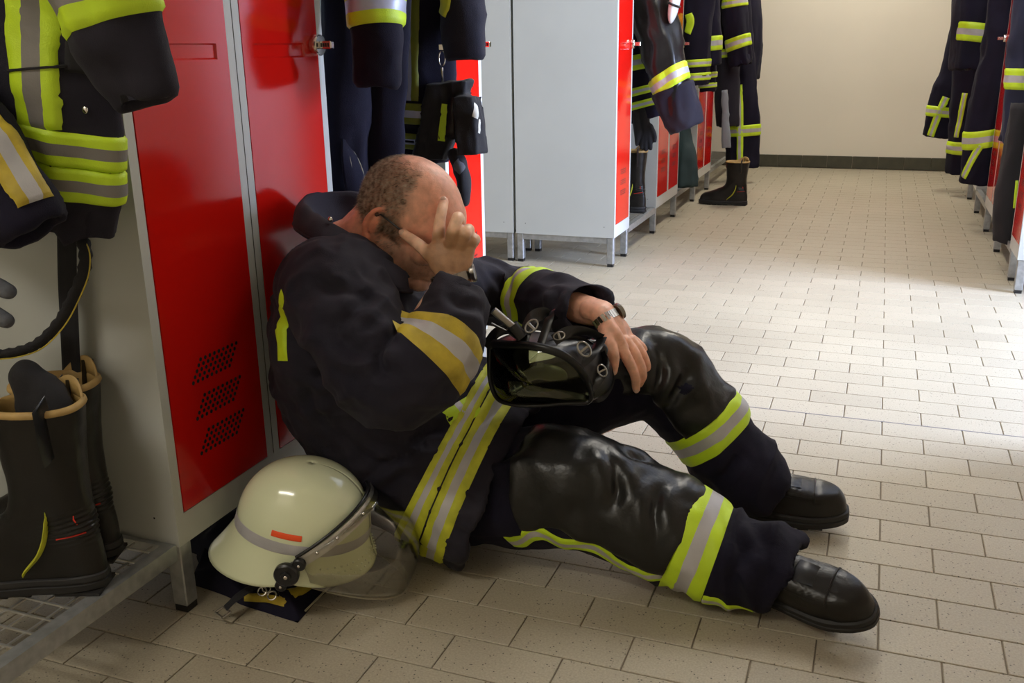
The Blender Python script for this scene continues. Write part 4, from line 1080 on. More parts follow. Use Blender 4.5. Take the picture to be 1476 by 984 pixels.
# inner shell: dark liner
G = np.array([[hshell(a, t)*np.array((.93, .93, .93)) for a in np.linspace(0, 2*math.pi, 41)] for t in np.linspace(.01, .66, 12)])
MB().grid(tf(G, HF)).build('liner', M['blackcloth'], hel, smooth=True)

# ------------------------------------------------------------------ folded cloth under the helmet
fc = thing('folded_neck_guard', 'folded dark blue cloth with yellow trim lying under the helmet', 'cloth', (-1.10, -2.12, 0))
def cloth_slab(pts, z0, th, seed, mb, amp=.006, n=26):
    """soft folded slab over a floor outline (pixel corners on the floor), rounded at the edges"""
    Q = np.array([px(x, y, Z=z0) for x, y in pts]); G = []; Gb = []
    for i in range(n+1):
        for j in range(n+1): pass
    u = np.linspace(0, 1, n+1); gt = np.zeros((n+1, n+1, 3)); gb = gt.copy()
    for i, a in enumerate(u):
        for j, b in enumerate(u):
            p = Q[0]*(1-a)*(1-b)+Q[1]*a*(1-b)+Q[2]*a*b+Q[3]*(1-a)*b
            e = min(a, 1-a, b, 1-b)*2; rr = min(1, (e*6))**.5
            nz_ = vnoise(np.array([p*22]), seed)[0]*amp+rid(np.array([p*np.array((40, 13, 1))]), seed+1)[0]*amp*.8
            wob = vnoise(np.array([p*15+5]), seed+2)[0]*.012
            p = p+np.array((wob, wob*.5, 0))
            gt[i, j] = p+np.array((0, 0, th*rr+max(-th*.5, nz_)*rr)); gb[i, j] = p+np.array((0, 0, 0))
    mb.grid(gt); mb.grid(gb, flip=True)
    return gt
m1 = MB(); g1 = cloth_slab([(276, 842), (300, 760), (492, 832), (432, 897)], .001, .030, 3, m1, .009)
m1o = m1.build('folded_cloth', M['navy'], fc, smooth=True, sharp=70)
CB = BVHTree.FromPolygons([Vector(v) for v in np.concatenate(m1.v)], m1.f)
m2 = MB(); cloth_slab([(262, 790), (330, 705), (400, 770), (350, 822)], .020, .045, 8, m2, .010); m2.build('bunched_cloth', M['blue'], fc, smooth=True, sharp=70)
ribbon(CB, [(392, 893), (405, 866), (440, 845), (455, 832)], .022, [M['amber']], 'yellow_trim', fc, n=3)
ribbon(CB, [(352, 860), (385, 862), (410, 868)], .016, [M['amber']], 'yellow_trim', fc, n=3)
ed = MB(); ed.tube([px(440, 880, Z=.012), px(458, 862, Z=.016), px(482, 838, Z=.02), px(497, 822, Z=.02)], .0022, 6); ed.build('piping', M['edge'], fc, smooth=True)
sp = [px(400, 830, Z=.045), px(372, 842, Z=.050), px(345, 858, Z=.045), px(325, 876, Z=.028)]
sb = MB(); sb.tube(spline(sp, 6), .011, 8, sq=(1, .18), up=(0, 0, 1)); sb.build('webbing_strap', M['blackcloth'], fc)
bk = MB(); c0 = px(324, 880, Z=.026); 
for i, (a, b) in enumerate((((-.014, -.012), (.014, -.012)), ((-.014, .004), (.014, .004)), ((-.014, -.012), (-.014, .004)), ((.014, -.012), (.014, .004)))):
    ax_ = np.array((.85, -.35, 0)); ay_ = np.array((.45, .9, .3)); bk.tube([c0+ax_*a[0]+ay_*a[1], c0+ax_*b[0]+ay_*b[1]], .0022, 6)
bk.build('buckle', M['steel'], fc, smooth=True)
for dx, dy in ((0, 0), (8, 10), (-6, 4)):
    rg = MB(); c0 = px(384+dx, 848+dy, Z=.048); rg.tube([c0+np.array((.009*math.cos(a), .005*math.sin(a)*(1 if dx else .6), .006*math.sin(a))) for a in np.linspace(0, 2*math.pi, 18)], .0016, 6); rg.build('snap_ring', M['chrome'], fc, smooth=True)
# grey checked cloth lying under the bay behind the helmet
gc = MB(); G = []
for i, a in enumerate(np.linspace(0, 1, 18)):
    row = []
    for b in np.linspace(0, 1, 18):
        p = px(425, 668, Z=0)*(1-a)*(1-b)+px(478, 690, Z=0)*a*(1-b)+px(520, 640, Z=0)*a*b+px(455, 622, Z=0)*(1-a)*b
        row.append(p+np.array((0, 0, .02+.018*math.sin(a*5+b*3)+.008*vnoise(np.array([p*40]), 2)[0])))
    G.append(row)
chk = bpy.data.materials.new('checked_cloth'); chk.use_nodes = True; nt = chk.node_tree
ck = nt.nodes.new('ShaderNodeTexChecker'); ck.inputs['Scale'].default_value = 70; ck.inputs[1].default_value = (.10, .10, .17, 1); ck.inputs[2].default_value = (.42, .42, .42, 1)
tcn = nt.nodes.new('ShaderNodeTexCoord'); nt.links.new(tcn.outputs['Object'], ck.inputs[0]); nt.links.new(ck.outputs[0], nt.nodes['Principled BSDF'].inputs[0]); nt.nodes['Principled BSDF'].inputs['Roughness'].default_value = .9
gme = solidify_mesh(MB().grid(G), chk, 'checked_towel', thick=.004); tw = obj_from('checked_towel', gme); tag(tw, 'grey and blue checked cloth crumpled on the floor between helmet and locker', 'cloth')
C, _ = co_no(gme); C[:, 2] -= C[:, 2].min()-.001; set_co(gme, C)

# ------------------------------------------------------------------ breathing mask on his lap
mk = thing('breathing_mask', 'black full face breathing mask with yellowish lens lying on his lap', 'mask', (-.69, -1.80, .34))
YM = -1.86
rimP = [(706, 499, -1.86), (735, 497, -1.885), (775, 500, -1.90), (812, 512, -1.895), (838, 536, -1.87), (852, 566, -1.84), (846, 580, -1.84), (815, 581, -1.865), (775, 584, -1.885), (738, 582, -1.89), (716, 572, -1.88), (706, 540, -1.87)]
RP = np.array([px(x, y, Y=yy) for x, y, yy in rimP])
Rc = spline(np.concatenate([RP[-2:], RP, RP[:2]]), 6)[12:-12]; Rc = np.concatenate([Rc, Rc[:1]]) if np.linalg.norm(Rc[0]-Rc[-1]) > 1e-4 else Rc
cen = RP.mean(axis=0); nrm = unit(np.cross(RP[3]-RP[0], RP[8]-RP[0])); 
if np.dot(nrm, CAM_POS-cen) < 0: nrm = -nrm
rm = MB(); k_ = 10; R = []
for i in range(len(Rc)-1):
    t = unit(Rc[(i+1) % (len(Rc)-1)]-Rc[i-1]); ou = unit(np.cross(t, nrm)); 
    if np.dot(ou, Rc[i]-cen) < 0: ou = -ou
    up_ = .009 if Rc[i][2] > cen[2] else .0045
    R.append([Rc[i]+up_*math.cos(a)*ou+.007*math.sin(a)*nrm for a in np.arange(k_)*2*math.pi/k_])
R.append(R[0]); rm.rings(R, 0, False); rm.build('lens_frame', M['rubber'], mk, smooth=True)
# bulging panorama lens
G = []
for t in np.linspace(0.02, 1, 14):
    G.append([cen+(p-cen)*t+nrm*(.038*(1-t**2.2)) for p in Rc])
lme = solidify_mesh(MB().grid(G), M['lens'], 'lens', thick=.0015); C, _ = co_no(lme); set_co(lme, C-root_loc(mk)); obj_from('lens', lme, mk)
# rubber face piece behind the frame
G = []
for t, dz, sc in ((0, 0, 1.0), (.35, .035, 1.03), (.7, .065, .98), (1, .085, .86)):
    G.append([cen+(p-cen)*sc-nrm*dz+CR*.018*t+CU*.012*t for p in Rc])
G = np.array([spline(np.array(G)[:, j], 4) for j in range(len(Rc))]).transpose(1, 0, 2)
fme = solidify_mesh(MB().grid(G), M['rubber'], 'face_piece', thick=.003); C, Nn = co_no(fme); set_co(fme, C+Nn*(.0012*vnoise(C*40, 3))[:, None]-root_loc(mk)); obj_from('face_piece', fme, mk)
# inner half mask, olive tinted, seen through the lens
im = MB().ball(cen-nrm*.02+CR*.0-CU*.004, CR*.045, CU*.026, nrm*.03, k=24, n=14); im.build('inner_mask', mat('olive_silicone', (.22, .25, .01), .35), mk, smooth=True)
im = MB().tube([cen+nrm*.012+CR*.012-CU*.012, cen+nrm*.012+CR*.040-CU*.010], .0045, 10); im.build('speech_valve', M['blackplastic'], mk, smooth=True)
tb_ = MB().obox(px(779, 526, Y=-1.905), CR*.006, CU*.004, nrm*.002); tb_.build('lens_tab', M['white'], mk)
# harness: five straps with buckles behind the frame
def strap(pts, w_, name='strap', m='rubber', sub=6, up=None, th=.16):
    P = spline(np.array([px(x, y, Y=yy) for x, y, yy in pts]), sub); mb = MB().tube(P, w_, 8, sq=(1, th), up=up if up is not None else nrm); return mb.build(name, M[m], mk, smooth=True, sharp=50)
def buckle(x, y, yy, r, ang=0):
    c = px(x, y, Y=yy); ca, sa = math.cos(ang), math.sin(ang); e1 = CR*ca+CU*sa; e2 = -CR*sa+CU*ca; mb = MB()
    mb.tube([c+e1*r*1.2*math.cos(a)*1.0+e2*r*.8*math.sin(a) for a in np.linspace(0, 2*math.pi, 20)], r*.16, 6); mb.obox(c, e1*r*.16, e2*r*.8, nrm*r*.14)
    mb.build('buckle', M['steel'], mk, smooth=True, sharp=50)
strap([(752, 500, -1.885), (758, 478, -1.87), (768, 458, -1.85), (786, 452, -1.83), (798, 462, -1.82)], .013)
strap([(778, 500, -1.89), (785, 480, -1.875), (792, 458, -1.86), (796, 448, -1.84)], .009)
strap([(798, 490, -1.88), (820, 478, -1.86), (845, 478, -1.83), (866, 486, -1.80)], .011)
strap([(790, 498, -1.88), (815, 488, -1.85), (842, 492, -1.82), (862, 505, -1.79)], .008)
strap([(835, 525, -1.87), (850, 512, -1.85), (862, 498, -1.82), (868, 486, -1.80)], .011)
strap([(850, 560, -1.84), (864, 545, -1.83), (872, 525, -1.81), (866, 508, -1.80)], .010)
strap([(842, 575, -1.83), (866, 572, -1.80), (880, 550, -1.77), (876, 528, -1.76)], .009)
strap([(700, 500, -1.87), (715, 480, -1.86), (735, 474, -1.85), (758, 482, -1.85)], .010)
for b_a in ((766, 470, -1.875, .012, .8), (842, 503, -1.865, .013, -.9), (868, 534, -1.835, .010, -1.1), (806, 484, -1.885, .009, .3)): buckle(*b_a)
rbm = MB()
hd = MB().ball(px(850, 505, Y=-1.80), CR*.036, CU*.022, nrm*.012, k=20, n=12); hd.build('head_plate', M['rubber'], mk, smooth=True)
# connector: steel tube and black port at the upper left
tb_ = MB().tube([px(711, 447, Y=-1.90), px(742, 473, Y=-1.885)], .0075, 14); tb_.build('inhalation_tube', M['steel'], mk, smooth=True, sharp=50)
tb_ = MB().tube([px(738, 468, Y=-1.885), px(752, 486, Y=-1.88)], .012, 16); tb_.build('connector', M['blackplastic'], mk, smooth=True, sharp=50)
tb_ = MB().tube([px(708, 466, Y=-1.90), px(735, 480, Y=-1.89), px(750, 492, Y=-1.885)], .006, 10, sq=(1, .4)); tb_.build('strap', M['rubber'], mk, smooth=True)

# ------------------------------------------------------------------ hanging clothes
def hang(name, label, cat, tubes, group=None):
    """a garment of cloth tubes; tube = (part name, [(x, y, Y) ...] from top to hem, [(half width, half depth) ...], material, stripes, seed, lip)"""
    root = None; parts = []
    for tb in tubes:
        pn, pts, ab, m, stripes, seed, side = tb[:7]
        W = [px(x, y, Y=yy) for x, y, yy in pts]
        if root is None: root = thing(name, label, cat, (W[-1][0], W[-1][1], W[-1][2]), group=group)
        mb = MB(); loft_closed(mb, W, ab, side, sub=9, k=48, lip=(.007, .05))
        me = mb.mesh(pn, m, smooth=True, sharp=120)
        C, Nn = co_no(me); sc = abs(np.array(unit(W[-1]-W[0])))
        d = .011*rid(np.stack([C[:, 0]*17, C[:, 1]*17, C[:, 2]*3.2], 1)+vnoise(C*5, seed)[:, None]*.6, seed)*min(1, max(ab[0])/.08)+.005*rid(C*16, seed+4)+.0015*vnoise(C*60, seed+2)
        C = C+Nn*d[:, None]; set_co(me, C); bv = bvh_of(me); set_co(me, C-np.array(root.location)); o = obj_from(pn, me, root)
        ax = Axis(W, (0, -1, 0))
        for s in stripes:
            if s[0] == 'ring':
                _, at_, w_, a0, a1, mt = s[:6]; l = ax.near(px(*at_[:2], Y=at_[2]))
                q = wrap(bv, ax, l-w_/2, l+w_/2, a0, a1, mats=(0, 1, 0), nl=4, na=100, off=.006, tilt=s[6] if len(s) > 6 else (0, 0), rmax=.6)
                q.build('reflective_stripe', mt, o, smooth=True, sharp=80)
            else: ribbon(bv, s[1], s[2], s[3], 'reflective_stripe', o, n=9, sub=14, off=.006)
        parts.append((o, bv))
    W0 = px(*tubes[0][1][0][:2], Y=tubes[0][1][0][2])
    if cat in ('jacket', 'trousers') and W0[2] > 1.2:
        rx_ = FX-.2 if W0[0] < -.3 else .705
        q = [W0-np.array((0, 0, .03)), W0*(.5, 1, .5)+np.array((rx_*.5, 0, .83)), (rx_+.002, W0[1], 1.634)]
        MB().tube(q, .004, 6).build('hanger_hook', M['chrome'], root)
    return root, parts
DS = bandmats('yellow', 'dullsilver'); SX = (1, 0, 0); BS = bandmats('yellow', 'bluesilver'); OL = bandmats('olive', 'bluesilver')
G_L = 'fire clothes hanging in the left bays'; G_R = 'fire clothes hanging in the right row'
# 1 big jacket at the upper left
y1 = -2.375
j1, p1 = hang('fire_jacket', 'large dark jacket with bright yellow stripes hanging at the upper left corner', 'jacket', [
 ('body_panel', [(10, -560, y1), (8, -300, y1), (5, -100, y1), (5, 100, y1), (5, 290, y1)], [(.16, .05), (.20, .07), (.215, .075), (.212, .072), (.215, .07)], M['navy2'],
  [('ring', (5, 176, y1), .052, -120, 60, DS), ('ring', (5, 226, y1), .052, -120, 60, DS), ('rib', [(46, -120), (46, -40), (46, 30), (47, 100), (58, 186)], .078, DS)], 3, SX),
 ('sleeve', [(85, -440, y1-.01), (108, -260, y1-.04), (134, -100, y1-.085), (160, 25, y1-.10), (208, 140, y1-.09)], [(.07, .06), (.072, .06), (.064, .056), (.060, .046), (.046, .022)], M['navy2'],
  [('ring', (150, -5, y1-.10), .078, -178, 178, DS)], 7, SX)], G_L)
ob, bv = p1[0]
sn = locate(bv, 122, 158)
if sn[0] is not None: MB().ball(sn[0]+sn[1]*.001, (.006, 0, 0), (0, .003, 0), (0, 0, .006), k=14, n=8).build('snap', M['chrome'], ob, smooth=True)
ribbon(bv, [(116, -40), (115, 30), (116, 106)], .042, [M['blackcloth']], 'pocket_flap', ob, off=.009, sub=16, n=8)
pk = ribbon(bv, [(52, 96), (53, 101)], .10, [M['blackcloth']], 'pocket_edge', ob, off=.009, n=12)
# 2 leg with amber stripe, 3 braces and strap, 4 glove
hang('fire_trousers', 'dark trouser leg with worn amber stripe poking in at the left edge', 'trousers', [
 ('leg', [(-150, 60, -2.51), (-70, 165, -2.51), (0, 255, -2.51), (42, 328, -2.51)], [(.06, .04), (.062, .045), (.060, .045), (.058, .042)], M['navy'],
  [('rib', [(-60, 125), (-20, 178), (18, 232), (52, 290)], .058, AM)], 5, (1, 0, .6))], G_L)
br = thing('trouser_braces', 'dark elastic braces hanging in a loop over the tall boots', 'braces', (-1.33, -2.38, .45))
lp = spline([px(*q[:2], Y=q[2]) for q in ((40, 300, -2.33), (85, 318, -2.35), (118, 345, -2.36), (122, 385, -2.36), (105, 430, -2.37), (85, 465, -2.38), (55, 495, -2.40), (20, 508, -2.42), (-20, 512, -2.44))], 8)
lr = .011+.0016*np.sin(np.arange(len(lp))*1.9)
MB().tube(lp, lr, 12, sq=(1, .7)).build('elastic_loop', M['blackcloth'], br, smooth=True)
MB().tube(lp+np.array((.010, -.002, -.006)), .0012, 5).build('edge_piping', M['amber'], br)
MB().tube(spline([px(96, 312, Y=-2.30), px(97, 400, Y=-2.30), px(100, 470, Y=-2.30), px(104, 560, Y=-2.30)], 5), .021, 8, sq=(1, .12), up=(0, 1, 0)).build('webbing', M['blackcloth'], br)
MB().tube([px(64, 318, Y=-2.36)+np.array((.012*math.cos(a), 0, .008*math.sin(a))) for a in np.linspace(0, 6.28, 16)], .0013, 6).build('ring', M['steel'], br)
gl = thing('work_glove', 'grey glove fingers at the left edge above the tall boots', 'glove', (-1.43, -2.44, .62))
G_ = MB()
for pts in (((-40, 415, -2.42), (-10, 412, -2.42), (12, 420, -2.42)), ((-40, 440, -2.42), (-12, 452, -2.42), (9, 462, -2.42)), ((-45, 400, -2.42), (-60, 440, -2.42), (-50, 480, -2.42))):
    G_.chain([px(x, y, Y=yy) for x, y, yy in pts], [.018, .016, .013], k=14)
obj_from('glove', (lambda me: (set_co(me, co_no(me)[0]-np.array(gl.location)), me)[1])(solidify_mesh(G_, M['greycloth'], 'glove', voxel=.003, smooth=3)), gl)

# clothes in the bay behind the head
hang('fire_trousers', 'plain navy trousers hanging against the right edge of the nearest red locker', 'trousers', [
 ('leg', [(494, -420, -1.53), (497, -150, -1.53), (500, 60, -1.53), (498, 260, -1.53), (502, 430, -1.53)], [(.050, .05), (.052, .06), (.052, .06), (.046, .055), (.045, .05)], M['navy'], [], 11, SX),
 ('leg', [(560, -380, -1.46), (552, -100, -1.46), (545, 120, -1.46), (534, 300, -1.46), (530, 420, -1.46)], [(.075, .04), (.078, .04), (.075, .04), (.07, .04), (.06, .04)], M['navy'], [], 12, SX)], G_L)
hang('fire_jacket', 'dark sleeve with bright yellow stripe hanging beside the lock of the red door', 'jacket', [
 ('sleeve', [(520, -340, -1.56), (530, -160, -1.60), (540, 0, -1.63), (545, 60, -1.64), (543, 118, -1.64)], [(.055, .05), (.055, .05), (.049, .048), (.048, .046), (.044, .04)], M['navy'], [('ring', (541, 15, -1.63), .078, -178, 178, BS)], 13, SX)], G_L)
y3 = -1.27
hang('fire_jacket', 'dark jacket with olive and grey double stripes hanging just above the bald head', 'jacket', [
 ('body_panel', [(560, -420, y3), (565, -200, y3), (580, 0, y3), (590, 120, y3), (590, 225, y3)], [(.13, .04), (.14, .06), (.13, .06), (.115, .055), (.11, .05)], M['navy'],
  [('ring', (590, 163, y3), .050, -120, 120, OL), ('ring', (590, 196, y3), .040, -120, 120, OL), ('rib', [(590, -60), (589, 0), (589, 60), (588, 145)], .055, OL)], 15, SX),
 ('sleeve', [(640, -330, y3-.02), (655, -160, y3-.05), (662, -40, y3-.06), (668, 30, y3-.06), (671, 80, y3-.06)], [(.05, .05), (.052, .05), (.050, .05), (.046, .046), (.043, .042)], M['navy2'], [('rib', [(640, -60), (642, 0), (638, 22)], .03, [M['dirtyyellow']])], 16, SX)], G_L)
# bag on a carabiner
bg = thing('equipment_bag', 'small black bag with yellow strip hanging on a steel carabiner', 'bag', tuple(px(650, 235, Y=-1.30)))
yb = -1.30
Mb = MB(); Mb.obox(px(642, 160, Y=yb), CR*.052+(0, 0, .006), (0, .026, 0), (.016, 0, .070)); Mb.obox(px(628, 205, Y=yb), CR*.040, (0, .028, 0), (.016, 0, .045)); Mb.obox(px(678, 180, Y=yb), CR*.026, (0, .032, 0), (-.004, 0, .072))
bme_ = solidify_mesh(Mb, M['blackcloth'], 'pouch', voxel=.004, smooth=10); C, Nn = co_no(bme_); C = C+Nn*folds(C, .007, 4, (22, 22, 14))[:, None]; set_co(bme_, C); BBV = bvh_of(bme_); set_co(bme_, C-np.array(bg.location)); bag = obj_from('pouch', bme_, bg)
ribbon(BBV, [(645, 114), (642, 150), (636, 203)], .018, [M['yellow']], 'yellow_strip', bg, n=3)
ribbon(BBV, [(654, 140), (651, 170), (650, 198)], .028, [M['leather']], 'velcro_flap', bg, n=3, off=.005)
ribbon(BBV, [(659, 213), (657, 224)], .016, [M['yellow']], 'yellow_strip', bg, n=3)
ribbon(BBV, [(686, 150), (685, 170)], .022, [M['white']], 'white_label', bg, n=3, off=.004)
ribbon(BBV, [(691, 172), (690, 192)], .010, [M['white']], 'white_label', bg, n=3, off=.004)
MB().tube([px(637+4.5*math.cos(a), 84+11*math.sin(a), Y=yb-.01) for a in np.linspace(0, 6.283, 22)], .0018, 8).build('carabiner', M['chrome'], bg, smooth=True)
MB().obox(px(637, 68, Y=yb-.01), CR*.006, (0, .003, 0), (0, 0, .006)).build('swivel', M['chrome'], bg)
MB().tube([px(637, 60, Y=yb-.01), px(637, 30, Y=yb-.005), px(636, -80, Y=yb)], .0016, 6).build('cord', M['blackcloth'], bg)
MB().tube([px(637, 97, Y=yb-.01), px(638, 118, Y=yb-.0)], .003, 8).build('cord_end', M['chrome'], bg)
gb = thing('work_glove', 'grey and black glove hanging under the small black bag', 'glove', tuple(px(665, 285, Y=-1.28)))
Gg = MB(); Gg.chain([px(x, y, Y=-1.30) for x, y in ((655, 222), (664, 240), (668, 262), (669, 290))], [.020, .026, .024, .017], k=18, flat=[(1, .7)]*4, side=(0, 1, 0))
me = solidify_mesh(Gg, M['blackcloth'], 'glove', voxel=.004, smooth=2); C, Nn = co_no(me); C += Nn*(.003*rid(C*30, 2))[:, None]; set_co(me, C); gv = bvh_of(me); set_co(me, C-np.array(gb.location)); go = obj_from('glove', me, gb)
ribbon(gv, [(655, 234), (668, 246)], .03, [M['greycloth']], 'grey_cuff', gb, n=4)
# pale edged flap of a coat near the collar
fp_ = thing('neck_flap', 'dark flap with pale stitched edge hanging between collar and navy trousers', 'cloth', tuple(px(510, 280, Y=-1.50)))
Gf = [[px(x, y, Y=yy) for x, y, yy in r] for r in (((493, 200, -1.60), (497, 202, -1.58), (500, 206, -1.56)), ((492, 225, -1.60), (503, 222, -1.585), (514, 226, -1.56)), ((494, 250, -1.60), (508, 248, -1.585), (524, 252, -1.56)), ((500, 290, -1.60), (513, 290, -1.585), (527, 290, -1.56)))]
Gf = np.array([spline(np.array(r), 4) for r in Gf]); fme_ = solidify_mesh(MB().grid(Gf), M['navy'], 'flap', thick=.004); C, _ = co_no(fme_); set_co(fme_, C-np.array(fp_.location)); obj_from('flap', fme_, fp_)
MB().tube(spline(Gf[:, -1], 4), .0016, 6).build('edge_stitching', M['edge'], fp_); MB().tube(spline(Gf[:, 4], 4), .0016, 6).build('edge_stitching', M['edge'], fp_)

# left far bays
ya = 1.36
hang('fire_jacket', 'jacket with a shiny black leather sleeve hanging right of the blank locker side', 'jacket', [
 ('sleeve', [(920, -150, ya), (928, -60, ya-.02), (943, 20, ya-.06), (960, 95, ya-.10), (983, 175, ya-.10)], [(.10, .08), (.105, .09), (.105, .085), (.098, .08), (.080, .06)], M['leather'], [('ring', (966, 113, ya-.10), .085, -178, 178, YS, (0, .02))], 21, SX),
 ('cuff', [(969, 128, ya-.10), (978, 155, ya-.10), (988, 182, ya-.10)], [(.102, .082), (.098, .078), (.085, .066)], M['navy2'], [], 22, SX),
 ('body_panel', [(905, -150, ya+.12), (912, 0, ya+.12), (920, 90, ya+.12), (935, 168, ya+.12)], [(.12, .06), (.13, .08), (.11, .08), (.09, .07)], M['navy'], [('ring', (925, 90, ya+.12), .075, -178, 178, BS), ('ring', (932, 128, ya+.12), .04, -178, 178, BS), ('ring', (935, 150, ya+.12), .04, -178, 178, BS)], 23, SX)], G_L)
def small_helmet(label, c, ax):
    t = thing('white_helmet', label, 'helmet', tuple(c)); mb = MB().ball(c, ax[0], ax[1], ax[2], k=24, n=14); mb.build('helmet_shell', mat('white_helmet_shell', (.72, .72, .68), .25), t, smooth=True)
    MB().tube([c+ax[0]*1.02*math.cos(a)+ax[1]*1.02*math.sin(a)-ax[2]*.2 for a in np.linspace(0, 6.283, 24)], .006, 6).build('rim', M['blackplastic'], t, smooth=True); return t
small_helmet('white helmet hanging between coats above the leather sleeve', px(973, 0, Y=1.22), (np.array((.024, 0, -.01)), np.array((0, .05, 0)), np.array((.02, 0, .105))))
gk = thing('work_glove', 'pair of black gloves hanging below the leather sleeved jacket', 'glove', tuple(px(933, 215, Y=1.42)))
Gg = MB()
for pts in (((928, 160), (930, 180), (930, 195)), ((930, 190), (926, 204), (925, 213)), ((932, 190), (931, 206), (931, 216)), ((935, 188), (937, 204), (938, 214)), ((937, 182), (943, 194), (944, 203)), ((918, 165), (920, 190), (918, 208))):
    Gg.chain([px(x, y, Y=1.42) for x, y in pts], [.028 if pts[0][1] < 170 else .016, .024 if pts[0][1] < 170 else .013, .010], k=12)
me = solidify_mesh(Gg, M['blackcloth'], 'glove', voxel=.005, smooth=2); C, _ = co_no(me); set_co(me, C-np.array(gk.location)); obj_from('glove', me, gk)
yc = 2.55
hang('fire_jacket', 'dark jacket with two bright double stripes hanging over the two door locker', 'jacket', [
 ('body_panel', [(985, -160, yc), (1000, -60, yc), (1004, 40, yc), (1005, 120, yc)], [(.10, .06), (.13, .08), (.085, .08), (.065, .07)], M['navy'], [('ring', (1005, 90, yc), .045, -178, 178, YS), ('ring', (1005, 108, yc), .045, -178, 178, YS), ('rib', [(992, 20), (995, 32), (990, 48)], .05, [M['yellow']])], 31, SX),
 ('sleeve', [(1010, -160, yc+.1), (1018, -60, yc+.1), (1024, 30, yc+.1), (1027, 92, yc+.1)], [(.05, .05), (.055, .06), (.055, .06), (.052, .055)], M['navy'], [('ring', (1026, 60, yc+.1), .085, -178, 178, YS)], 32, SX),
 ('lining', [(1018, 60, yc+.2), (1019, 100, yc+.2), (1020, 130, yc+.2)], [(.05, .05), (.05, .05), (.045, .05)], M['navy'], [('ring', (1019, 108, yc+.2), .035, -178, 178, YS), ('ring', (1020, 121, yc+.2), .03, -178, 178, YS)], 33, SX)], G_L)
hang('dark_towel', 'dark green cloth hanging low in the bay between the two far lockers', 'cloth', [
 ('cloth', [(975, 60, 2.65), (980, 180, 2.6), (986, 225, 2.52), (988, 268, 2.48)], [(.05, .03), (.06, .04), (.07, .04), (.075, .04)], mat('dark_green_cloth', (.012, .03, .03), .8), [], 34, SX)], G_L)
yd = 3.78
hang('fire_jacket', 'dark jacket with stripes on its sleeve hanging above the cross striped trousers', 'jacket', [
 ('sleeve', [(1046, -110, yd), (1054, -40, yd), (1060, 30, yd), (1068, 92, yd)], [(.08, .06), (.085, .07), (.08, .07), (.075, .06)], M['navy'], [('ring', (1063, 62, yd), .085, -178, 178, YS, (0, .01)), ('ring', (1058, 6, yd), .06, -120, 60, YS)], 41, SX),
 ('body_panel', [(1030, -110, yd+.15), (1040, 0, yd+.15), (1048, 100, yd+.15), (1048, 180, yd+.15)], [(.08, .06), (.09, .08), (.09, .08), (.08, .07)], M['navy2'], [('ring', (1046, 80, yd+.15), .06, -178, 60, YS)], 42, SX)], G_L)
ye = 4.05
hang('fire_trousers', 'dark trousers with a yellow cross of stripes hanging by the back wall', 'trousers', [
 ('leg', [(1060, -60, ye), (1066, 100, ye), (1070, 170, ye), (1070, 240, ye)], [(.08, .07), (.11, .08), (.125, .08), (.115, .075)], M['navy'], [('ring', (1070, 190, ye), .082, -178, 178, YS), ('rib', [(1065, 122), (1066, 160), (1066, 232)], .055, YS)], 44, SX)], G_L)
hang('fire_jacket', 'plain dark jacket hanging last in the left row against the back wall', 'jacket', [
 ('body_panel', [(1070, -100, 4.5), (1078, 0, 4.5), (1081, 60, 4.5), (1080, 112, 4.5)], [(.06, .08), (.085, .12), (.085, .12), (.07, .10)], M['navy'], [], 45, SX)], G_L)
hang('grey_towel', 'pale grey cloth strip hanging left of the cross striped trousers', 'cloth', [
 ('cloth', [(1044, 130, 3.70), (1046, 170, 3.70), (1047, 212, 3.70)], [(.022, .02), (.024, .02), (.03, .02)], mat('pale_grey_cloth', (.22, .25, .28), .8), [], 46, SX)], G_L)
# right row
hang('fire_trousers', 'farthest trousers of the right row with crossing stripes in front of the back wall', 'trousers', [
 ('leg', [(1412, -110, 3.95), (1380, 85, 3.95), (1364, 140, 3.95), (1352, 196, 3.95)], [(.06, .06), (.08, .06), (.10, .06), (.105, .05)], M['navy'], [('ring', (1360, 163, 3.95), .07, -120, 120, YS, (0, 0)), ('rib', [(1364, 140), (1352, 166), (1341, 196)], .05, YS)], 51, SX)], G_R)
hang('fire_trousers', 'trousers with narrow wavy stripe below the striped sleeve in the right row', 'trousers', [
 ('leg', [(1414, -110, 3.72), (1396, 140, 3.72), (1390, 200, 3.72), (1382, 248, 3.72)], [(.09, .07), (.10, .08), (.095, .08), (.075, .06)], M['navy'], [('ring', (1388, 212, 3.72), .085, -120, 120, YS), ('rib', [(1391, 134), (1384, 170), (1378, 198)], .035, YS)], 52, SX)], G_R)
hang('fire_jacket', 'dark jacket with yellow striped sleeve at the top of the right row', 'jacket', [
 ('sleeve', [(1440, -120, 2.85), (1424, -40, 2.85), (1414, 30, 2.85), (1404, 98, 2.85)], [(.09, .08), (.11, .09), (.105, .08), (.10, .07)], M['navy'], [('ring', (1412, 47, 2.85), .105, -120, 120, YS, (0, -.01))], 53, SX),
 ('body_panel', [(1412, -120, 2.93), (1396, -20, 2.93), (1388, 60, 2.93), (1383, 98, 2.93)], [(.06, .08), (.07, .09), (.06, .09), (.05, .08)], M['navy2'], [], 54, SX)], G_R)
